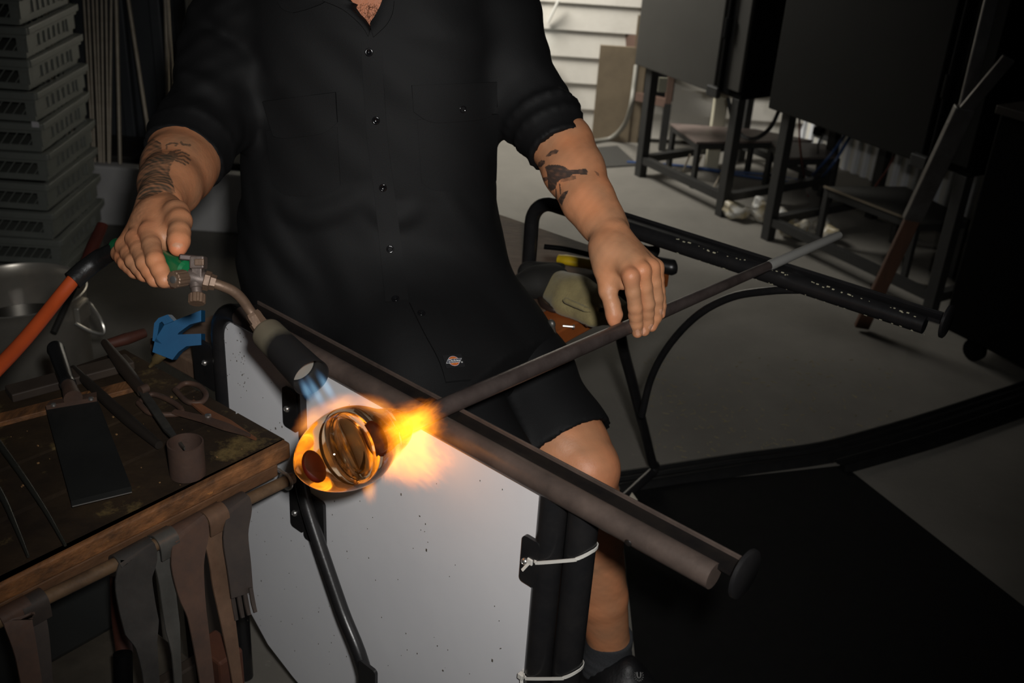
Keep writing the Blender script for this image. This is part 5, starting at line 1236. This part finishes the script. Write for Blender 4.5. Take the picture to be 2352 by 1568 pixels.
# core body
lo = np.array([-.62, 1.02, -.02]); hi = np.array([.50, 2.0, 1.62])
Bd = Field(lo, hi, .009); Xb, Yb, Zb = np.meshgrid(*Bd.ax, indexing='ij', sparse=True)
Bd.d = np.broadcast_to(torso_d(Xb, Yb, Zb, .012), Bd.n).astype(np.float32).copy()
nb = wd(845, -95, 1.735); Bd.cone(nb - Z3 * .02, nb + Z3 * .11, .062, .056, .04)
hc = nb + np.array([.0, -.03, .22]); Bd.cone(hc - Z3 * .03, hc + Z3 * .03, .075, .082, .03); Bd.cone(hc + np.array([0, -.03, -.07]), hc + np.array([0, -.045, -.095]), .05, .034, .03)
Bd.cone(hc + np.array([0, -.085, .0]), hc + np.array([0, -.102, -.035]), .010, .014, .012)
for s_ in (-1, 1):
    Bd.cone(hc + np.array([s_ * .078, .01, -.03]), hc + np.array([s_ * .084, .016, .02]), .010, .013, .008); Bd.cone(hc + np.array([s_ * .02, -.085, .035]), hc + np.array([s_ * .05, -.075, .035]), .012, .011, .015)
    Bd.ball(hc + np.array([s_ * .033, -.072, .012]), .014, .006)
Bd.cone(hc + np.array([-.022, -.082, -.062]), hc + np.array([.022, -.082, -.062]), .009, .009, .010)
for s_, e_, w_ in ((shR, elR, wrR), (shL, elL, wrL)): Bd.chain([s_ - Z3 * .01 + RM[:, 2] * .02, s_ * .5 + e_ * .5 + RM[:, 2] * .012, e_], [.040, .036, .038], .02); Bd.chain([e_, e_ * .8 + w_ * .2], [.042, .036], .02)
Bd.chain([hipR, hipR * .5 + knR * .5, knR, knR * .65 + anR * .35, anR], [.085, .072, .052, .050, .034], .03)
Bd.chain([hipL, hipL * .45 + knL * .55], [.085, .070], .03); Bd.cone(B(.0, .30, .70), B(.0, .48, .70), .09, .09, .05)
Bd.chain([anR, anR - Z3 * .06, anR - Z3 * .075 + U3 * .15], [.034, .035, .024], .02)
V, F = Bd.mesh(2); cb = base_col(V, 3)
cb *= np.where((V[:, 2:3] > 1.0) & (np.abs(V[:, :1] + .2) < .12), np.array([[1.0, .80, .72]]), 1.0)
add_part(V, F, cb)
# left leg
lo = np.minimum.reduce([knL, anL, calf, hemL]) - .11; hi = np.maximum.reduce([knL, anL, calf, hemL]) + .11
lo[2] = -.01
Lg = Field(lo, hi, .004)
Lg.chain([hipL * .5 + knL * .5, hemL, knL + Z3 * .006], [.072, .064, .0535], .03)
Lg.chain([knL, knL * .85 + anL * .15, calf, knL * .3 + anL * .7, anL, anL - Z3 * .06], [.0545, .0520, .0515, .0445, .0372, .034], .008)
Lg.ball(knL + U3 * .016 + Z3 * .012 - V3 * .004, .042, .02); Lg.cone(knL + U3 * .03 - Z3 * .03, knL * .6 + anL * .4 + U3 * .024, .022, .022, .012)
fd = nrm(U3 * .92 - V3 * .25); Lg.chain([anL - Z3 * .05, anL - Z3 * .075 + fd * .12], [.033, .022], .03)
V, F = Lg.mesh(1); cl = base_col(V, 13, .98)
red = np.exp(-((V - (knL + U3 * .04)) ** 2).sum(1) / .04 ** 2)[:, None]; cl = cl * (1 + red * np.array([[.10, -.10, -.16]])); add_part(V, F, cl)

def finger(Fd, pts, rs, tgt, k=.003):
    Fd.chain(pts, rs, k, None, tgt)
FR = [.0108, .0106, .0103, .0097, .0092, .0078]
def fchain(a, b, c, d):
    """MCP, PIP, DIP, tip -> points with mid phalanx waists"""
    return [a, (a + b) / 2, b, (b + c) / 2, c, d]
# ---- left forearm and hand on the pipe (right in the picture)
lo = np.minimum.reduce([elL, wrL, wd(1500, 790, 1.62), wd(1360, 790, 1.52)]) - .06; hi = np.maximum.reduce([elL, wrL, wd(1530, 560, 1.63)]) + .05
Hn = Field(lo, hi, .0015)
Hn.chain([elL + nrm(elL - wrL) * .0, wd(1290, 330, 1.685), wd(1318, 392, 1.655), wd(1352, 462, 1.622), wd(1382, 508, 1.600), wrL], [.044, .046, .0445, .0375, .0315, .0285], .02, (nrm(np.cross(wrL - elL, RM[:, 0])), 1.10))
Hn.ball(wd(1424, 528, 1.60), .0125, .014)    # ulna head
mcp = [wd(1449, 634, 1.500), wd(1476, 621, 1.511), wd(1497, 612, 1.528), wd(1508, 612, 1.550)]
# palm: wrist to each knuckle
for i, q in enumerate(mcp):
    Hn.cone(wrL + (q - wrL) * .12, q + RM[:, 1] * .001 + RM[:, 2] * .003, .021, .0102, .010)
Hn.cone(wd(1402, 575, 1.55), wd(1455, 610, 1.53), .024, .018, .015); Hn.cone(wd(1400, 590, 1.545), wd(1480, 640, 1.55), .018, .014, .015)
Hn.cone(wrL + (mcp[0] - wrL) * .3, mcp[0], .005, .005, .010); Hn.cone(wrL + (mcp[1] - wrL) * .3, mcp[1], .005, .005, .010)
fg = np.full(Hn.n, 1.0, dtype=np.float32)
fing = [(mcp[0], wd(1459, 706, 1.521), wd(1462, 744, 1.5375), wd(1464, 764, 1.547)),
        (mcp[1], wd(1488, 698, 1.535), wd(1487, 738, 1.5535), wd(1480, 760, 1.560)),
        (mcp[2], wd(1508, 684, 1.551), wd(1506, 728, 1.567), wd(1497, 750, 1.573)),
        (mcp[3], wd(1514, 668, 1.567), wd(1518, 702, 1.577), wd(1518, 722, 1.582))]
for f in fing:
    o1 = np.full(Hn.n, 1.0, dtype=np.float32); sc_ = 1.0 if f is not fing[3] else .86
    finger(Hn, fchain(*f), [r * sc_ for r in FR], o1); fg = smin(fg, o1, .0012)
Hn.d = smin(Hn.d, fg, .008)
th = np.full(Hn.n, 1.0, dtype=np.float32)
Hn.chain([wd(1384, 570, 1.560), wd(1390, 620, 1.552), wd(1396, 668, 1.548), wd(1406, 700, 1.546), wd(1410, 722, 1.546), wd(1410, 737, 1.546)], [.019, .0155, .0125, .0112, .0112, .0090], .006, None, th)
Hn.d = smin(Hn.d, th, .018); Hn.cone(wd(1400, 640, 1.55), wd(1432, 652, 1.53), .006, .007, .016)
V, F = Hn.mesh(1); P2 = project(V); N = normals(V, F); fc = (N @ RM[:, 2]) < -.05
cl = base_col(V, 23, 1.0); dh = np.clip((P2[:, 1:2] - 430) / 160, 0, 1); cl = cl * (1 + dh * np.array([[-.06, .02, .06]]))
for q, s_, a_ in [(mcp[0], .011, .9), (mcp[1], .010, .6), (mcp[2], .010, .5), (fing[0][1], .008, .4), (fing[1][1], .008, .35), (wd(1409, 735, 1.546), .012, .7)] + [(f[3], .009, .5) for f in fing]:
    g = np.exp(-((V - q) ** 2).sum(1) / s_ ** 2)[:, None] * a_; cl = cl * (1 + g * np.array([[.18, -.16, -.16]]))
def zp(pts, sc=3.016, ox=1180, oy=280): return [(ox + x / sc, oy + y / sc) for x, y in pts]
ink = np.zeros(len(V))
n2 = fnoise(V[:, 0], V[:, 1], V[:, 2], .006, 91)
for poly, a_ in ((zp([(215, 312), (240, 298), (300, 296), (345, 306), (385, 332), (440, 330), (498, 322), (515, 345), (505, 366), (440, 360), (400, 366), (385, 385), (330, 395), (300, 420), (290, 462), (258, 480), (238, 455), (236, 400), (228, 350)]), .97),
                 (zp([(385, 366), (432, 372), (432, 395), (385, 408), (325, 418), (325, 396)]), .45),
                 (zp([(170, 282), (190, 264), (218, 268), (214, 290), (188, 312), (165, 312)]), .85), (zp([(180, 392), (232, 378), (236, 400), (205, 420), (185, 415)]), .8),
                 (zp([(378, 474), (362, 512), (345, 545), (332, 580), (318, 560), (308, 540), (328, 505), (350, 482)]), .88),
                 (zp([(222, 236), (250, 205), (290, 188), (312, 200), (300, 218), (262, 230), (230, 242)]), .75), (zp([(560, 340), (585, 350), (598, 385), (575, 365)]), .6)):
    k = inside(P2, poly) & fc; ink = np.maximum(ink, k * np.clip(a_ + .12 * n2, 0, .95))
for pts in (zp([(292, 470), (296, 540), (305, 570)]), zp([(318, 430), (325, 500)])): ink = np.maximum(ink, (near_seg(P2, pts, 1.6) & fc) * .8)
cl = cl * (1 - ink[:, None]) + np.array([.040, .036, .034]) * ink[:, None]
nl = np.zeros(len(V), bool); nails = []
for c_, ax_, w_, l_ in (((1465, 764), (.15, 1), 4.6, 8), ((1478, 760), (-.25, 1), 4.6, 7.5), ((1495, 751), (-.35, 1), 4.8, 7.5), ((1519, 716), (.2, 1), 4.2, 7)):
    a_ = np.array(ax_) / np.hypot(*ax_); dx_ = (P2 - np.array(c_)) @ a_; dy_ = (P2 - np.array(c_)) @ np.array([-a_[1], a_[0]]); nl |= ((dx_ / l_) ** 2 + (dy_ / w_) ** 2 < 1) & fc
cl[nl] = np.array([.74, .39, .25]); add_part(V, F, cl)
# ---- right forearm and hand on the torch grip (left in the picture)
lo = np.minimum.reduce([elR, wrR, wd(262, 610, 1.40), wd(390, 690, 1.24)]) - .055; hi = np.maximum.reduce([elR, wrR, wd(440, 500, 1.40), wd(440, 500, 1.24)]) + .05
Hn = Field(lo, hi, .0015)
fa = [elR, wd(425, 350, 1.585), wd(405, 388, 1.53), wd(388, 425, 1.465), wrR]
Hn.chain(fa, [.047, .049, .0455, .037, .0285], .02)
Hn.cone(wd(440, 385, 1.56), wd(412, 440, 1.48), .036, .024, .02)
mcp = [wd(340, 533, 1.318), wd(309, 548, 1.330), wd(286, 566, 1.348), wd(274, 582, 1.368)]
for q in mcp: Hn.cone(wrR + (q - wrR) * .1, q + RM[:, 2] * .003 + RM[:, 0] * .001, .022, .0104, .010)
Hn.cone(wd(365, 500, 1.365), wd(385, 545, 1.325), .026, .018, .016); Hn.cone(wd(345, 520, 1.36), wd(310, 565, 1.36), .022, .016, .015)
fg = np.full(Hn.n, 1.0, dtype=np.float32)
fing = [(mcp[0], wd(357, 598, 1.272), wd(378, 642, 1.264), wd(396, 648, 1.283)),
        (mcp[1], wd(333, 604, 1.288), wd(356, 641, 1.281), wd(376, 648, 1.300)),
        (mcp[2], wd(307, 600, 1.312), wd(331, 630, 1.303), wd(352, 640, 1.320)),
        (mcp[3], wd(288, 604, 1.338), wd(308, 624, 1.328), wd(328, 634, 1.340))]
for i, f in enumerate(fing):
    o1 = np.full(Hn.n, 1.0, dtype=np.float32); finger(Hn, fchain(*f), [r * (1.04, 1.0, .94, .86)[i] for r in FR], o1); fg = smin(fg, o1, .0014)
Hn.d = smin(Hn.d, fg, .008)
th = np.full(Hn.n, 1.0, dtype=np.float32)
Hn.chain([wd(386, 478, 1.375), wd(405, 490, 1.335), wd(413, 508, 1.312), wd(412, 535, 1.288), wd(411, 553, 1.278), wd(409, 568, 1.272)], [.018, .0155, .0140, .0122, .0122, .0108], .006, None, th)
Hn.d = smin(Hn.d, th, .006); Hn.cone(wd(372, 495, 1.36), wd(398, 520, 1.318), .010, .008, .014)
V, F = Hn.mesh(1); P2 = project(V); N = normals(V, F); fc = (N @ RM[:, 2]) < .25
cl = base_col(V, 43, .92)
for q, s_, a_ in [(mcp[0], .012, .5), (mcp[1], .010, .4), (wd(409, 578, 1.27), .013, .8)] + [(f[2], .010, .3) for f in fing]:
    g = np.exp(-((V - q) ** 2).sum(1) / s_ ** 2)[:, None] * a_; cl = cl * (1 + g * np.array([[.20, -.14, -.14]]))
ink = np.zeros(len(V)); n1 = fnoise(V[:, 0], V[:, 1], V[:, 2], .008, 61, (.3, .8, .3), 9); n2 = fnoise(V[:, 0], V[:, 1], V[:, 2], .030, 65, None, 8); n3 = fnoise(V[:, 0], V[:, 1], V[:, 2], .005, 68)
zr = lambda pts: zp(pts, 3.92, 250, 280)
left_sleeve = inside(P2, zr([(250, 250), (400, 150), (470, 190), (480, 280), (560, 300), (600, 330), (560, 400), (540, 480), (580, 560), (600, 640), (560, 650), (500, 620), (430, 650), (330, 690), (240, 720), (200, 560)]))
ink = np.maximum(ink, left_sleeve * np.clip(.62 + .26 * n1 + .20 * n2, .15, .95))
for pts, w in ((zr([(520, 300), (600, 260), (640, 255)]), 2.2), (zr([(600, 290), (660, 270), (720, 300)]), 2.0), (zr([(610, 310), (680, 305), (735, 345)]), 2.0), (zr([(610, 330), (670, 340), (715, 372)]), 2.0), (zr([(600, 345), (650, 362), (690, 385)]), 2.0),
               (zr([(520, 240), (520, 205), (560, 190), (620, 195), (600, 215)]), 2.0), (zr([(650, 180), (660, 200), (730, 210)]), 2.6), (zr([(560, 280), (600, 300), (560, 340), (480, 360)]), 5.0), (zr([(540, 400), (530, 470), (570, 540)]), 2.2)):
    ink = np.maximum(ink, (near_seg(P2, pts, w) & fc) * np.clip(.72 + .1 * n3, 0, 1))
ink = np.where(P2[:, 1] > 458, 0, ink)
hair = np.clip((350 - P2[:, 0]) / 60, 0, 1) * np.clip((560 - P2[:, 1]) / 60, 0, 1) * np.clip((P2[:, 1] - 430) / 40, 0, 1) * np.clip(.25 + .2 * n3, 0, .5)
ink = np.maximum(ink, hair)
cl = cl * (1 - ink[:, None]) + np.array([.060, .054, .040]) * ink[:, None]
a_ = np.array([-.05, 1]); a_ /= np.hypot(*a_); dx_ = (P2 - np.array([408, 563])) @ a_; dy_ = (P2 - np.array([408, 563])) @ np.array([-a_[1], a_[0]])
nl = ((dx_ / 5.5) ** 2 + (dy_ / 13) ** 2 < 1) & fc; cl[nl] = np.array([.56, .27, .155]); add_part(V, F, cl)
M_skin = bpy.data.materials.new('skin'); M_skin.use_nodes = True; nt = M_skin.node_tree; b = nt.nodes['Principled BSDF']
at = nt.nodes.new('ShaderNodeVertexColor'); at.layer_name = 'Col'; nt.links.new(at.outputs[0], b.inputs['Base Color'])
b.inputs['Roughness'].default_value = .48; b.inputs['Subsurface Weight'].default_value = .12; b.inputs['Subsurface Radius'].default_value = (.006, .0025, .0012); b.inputs['Subsurface Scale'].default_value = .5
nz = nt.nodes.new('ShaderNodeTexVoronoi'); nz.inputs['Scale'].default_value = 750; nz2 = nt.nodes.new('ShaderNodeTexNoise'); nz2.inputs['Scale'].default_value = 160; nz2.inputs['Detail'].default_value = 5
tc = nt.nodes.new('ShaderNodeTexCoord'); nt.links.new(tc.outputs['Object'], nz.inputs['Vector']); nt.links.new(tc.outputs['Object'], nz2.inputs['Vector'])
mx = nt.nodes.new('ShaderNodeMath'); mx.operation = 'MULTIPLY_ADD'; mx.inputs[1].default_value = .25; nt.links.new(nz.outputs[0], mx.inputs[0]); nt.links.new(nz2.outputs[0], mx.inputs[2])
bp = nt.nodes.new('ShaderNodeBump'); bp.inputs['Strength'].default_value = .20; bp.inputs['Distance'].default_value = .002; nt.links.new(mx.outputs[0], bp.inputs['Height']); nt.links.new(bp.outputs[0], b.inputs['Normal'])
body = obj_vf('body', np.concatenate(parts_V), np.concatenate(parts_F), M_skin, person, np.concatenate(parts_C))
body['label'] = 'tanned skin with bird and leaf tattoos on the forearms'
# hair (above the picture) and fine chest / shin hair
hf = Field(hc - .13, hc + .13, .006); hf.cone(hc + np.array([0, .01, .0]), hc + np.array([0, .005, .04]), .083, .087, .02); hf.cut(hc + np.array([0, -.045, .03]), (0, -1, -.75)); V, F = hf.mesh(1); obj_vf('hair', V, F, mat('brown_hair', (.05, .03, .018), .6), person)
m = MB()
for i in range(150):
    px = 853 + rng.normal() * 14; py = rng.uniform(0, 52)
    if not (805 + py * .75 < px < 880 - py * .4): continue
    p = None
    r = _ray(px, py) / FPX
    for t_ in np.arange(1.5, 1.8, .002):
        q = r * t_ + np.array([0, 0, CAMH])
        if torso_d(q[0], q[1], q[2], .012) < 0: p = q; break
    if p is None: continue
    d = nrm(np.array([rng.normal() * .6, -.5, -.8 + rng.normal() * .4])); e = nrm(np.array([rng.normal(), -.2, rng.normal()]))
    m.tube([p, p + d * .005 - np.array([0, .002, 0]), p + d * .009 + e * .003], [.00022, .0002, .0001], 4)
if m.v: o = m.build('chest_hair', mat('ginger_hair', (.14, .05, .02), .5), person); o['kind'] = 'stuff'
# sock and shoe
Sk = Field(anL - .14, anL + np.array([.2, .14, .1]), .004)
st_ = wz(1396, 1464, .125); Sk.chain([anL + Z3 * .028, anL - Z3 * .03, anL - Z3 * .07], [.0425, .0415, .042], .006); Sk.cone(anL - Z3 * .05, anL - Z3 * .08 + fd * .07, .040, .036, .02)
Sk.cut(anL + Z3 * .024, (0.1, -.15, 1)); Xs, Ys, Zs = np.meshgrid(*Sk.ax, indexing='ij', sparse=True); Sk.d = Sk.d + (.0012 * np.sin(Zs * 420 + 2 * np.sin(Xs * 60))).astype(np.float32) * (Zs < anL[2] - .01)
V, F = Sk.mesh(1); obj_vf('sock', V, F, mat('grey_sock', (.032, .034, .038), .9, 0, (.045, .047, .052), 300., .5, .4, 500), person)
hl_ = np.array([anL[0], anL[1], 0]) - fd * .045
Sh = Field(hl_ + np.array([-.12, -.30, -.005]), hl_ + np.array([.34, .14, .16]), .004)
Sh.chain([hl_ + Z3 * .045, hl_ + fd * .09 + Z3 * .055, hl_ + fd * .17 + Z3 * .045, hl_ + fd * .25 + Z3 * .032], [.044, .047, .044, .034], .02); Sh.cone(hl_ + Z3 * .05, hl_ + Z3 * .085, .044, .042, .02)
Sh.chain([hl_ + fd * .075 + Z3 * .075, hl_ + fd * .10 + Z3 * .098], [.03, .022], .015)
Sh.carve(anL - Z3 * .02, anL + Z3 * .1, .038, .046); Sh.cut(hl_ + Z3 * .008, (0, 0, -1)); V, F = Sh.mesh(1); sho = obj_vf('shoe', V, F, mat('black_shoe', (.009, .009, .010), .5, 0, None, 20., .5, .2, 200), person)
m = MB(); pl = [hl_ + fd * (.10 + .165 * math.cos(a)) + np.cross(Z3, fd) * .052 * math.sin(a) * (1 + .1 * math.cos(a)) for a in np.linspace(0, 2 * math.pi, 30, endpoint=False)]; m.prism(pl, Z3 * .018); m.build('sole', mat('shoe_sole', (.006, .006, .006), .7), sho)
bv2 = BVHTree.FromPolygons([tuple(map(float, p)) for p in V], [tuple(map(int, f)) for f in F])
r = _ray(1466, 1551); hq = bv2.ray_cast(Vector((0, 0, CAMH)), Vector(r / np.linalg.norm(r)), 4)
if hq[0] is not None:
    c = np.array(hq[0]); n_ = np.array(hq[1]); n_ = n_ if np.dot(n_, r) < 0 else -n_; x_ = nrm(RM[:, 0] - n_ * np.dot(RM[:, 0], n_)); y_ = np.cross(n_, x_); c = c + n_ * .002
    if y_[2] < 0: y_ = -y_
    m = MB(); k = .0062
    m.tube([c + (x_ * a + y_ * b) * k for a, b in ((-.6, .9), (-.6, -.1), (-.3, -.6), (.3, -.6), (.6, -.1), (.6, .9))], .0011, 6)
    for a in np.linspace(math.radians(150), math.radians(390), 11): m.tube([c + (x_ * math.cos(a) + y_ * math.sin(a)) * k * 1.15, c + (x_ * math.cos(a) + y_ * math.sin(a)) * k * 1.6], .0006, 5)
    m.build('shoe_emblem', mat('emblem_grey', (.22, .22, .21), .5), sho)
m = MB()
for k in range(4):
    p = hl_ + fd * (.115 + k * .022) + Z3 * (.098 - k * .006); sd2 = np.cross(Z3, fd); m.tube(spline([p - sd2 * .026 - Z3 * .014, p, p + sd2 * .026 - Z3 * .014], 4), .0025, 6)
m.build('laces', M_kblk, sho, True)
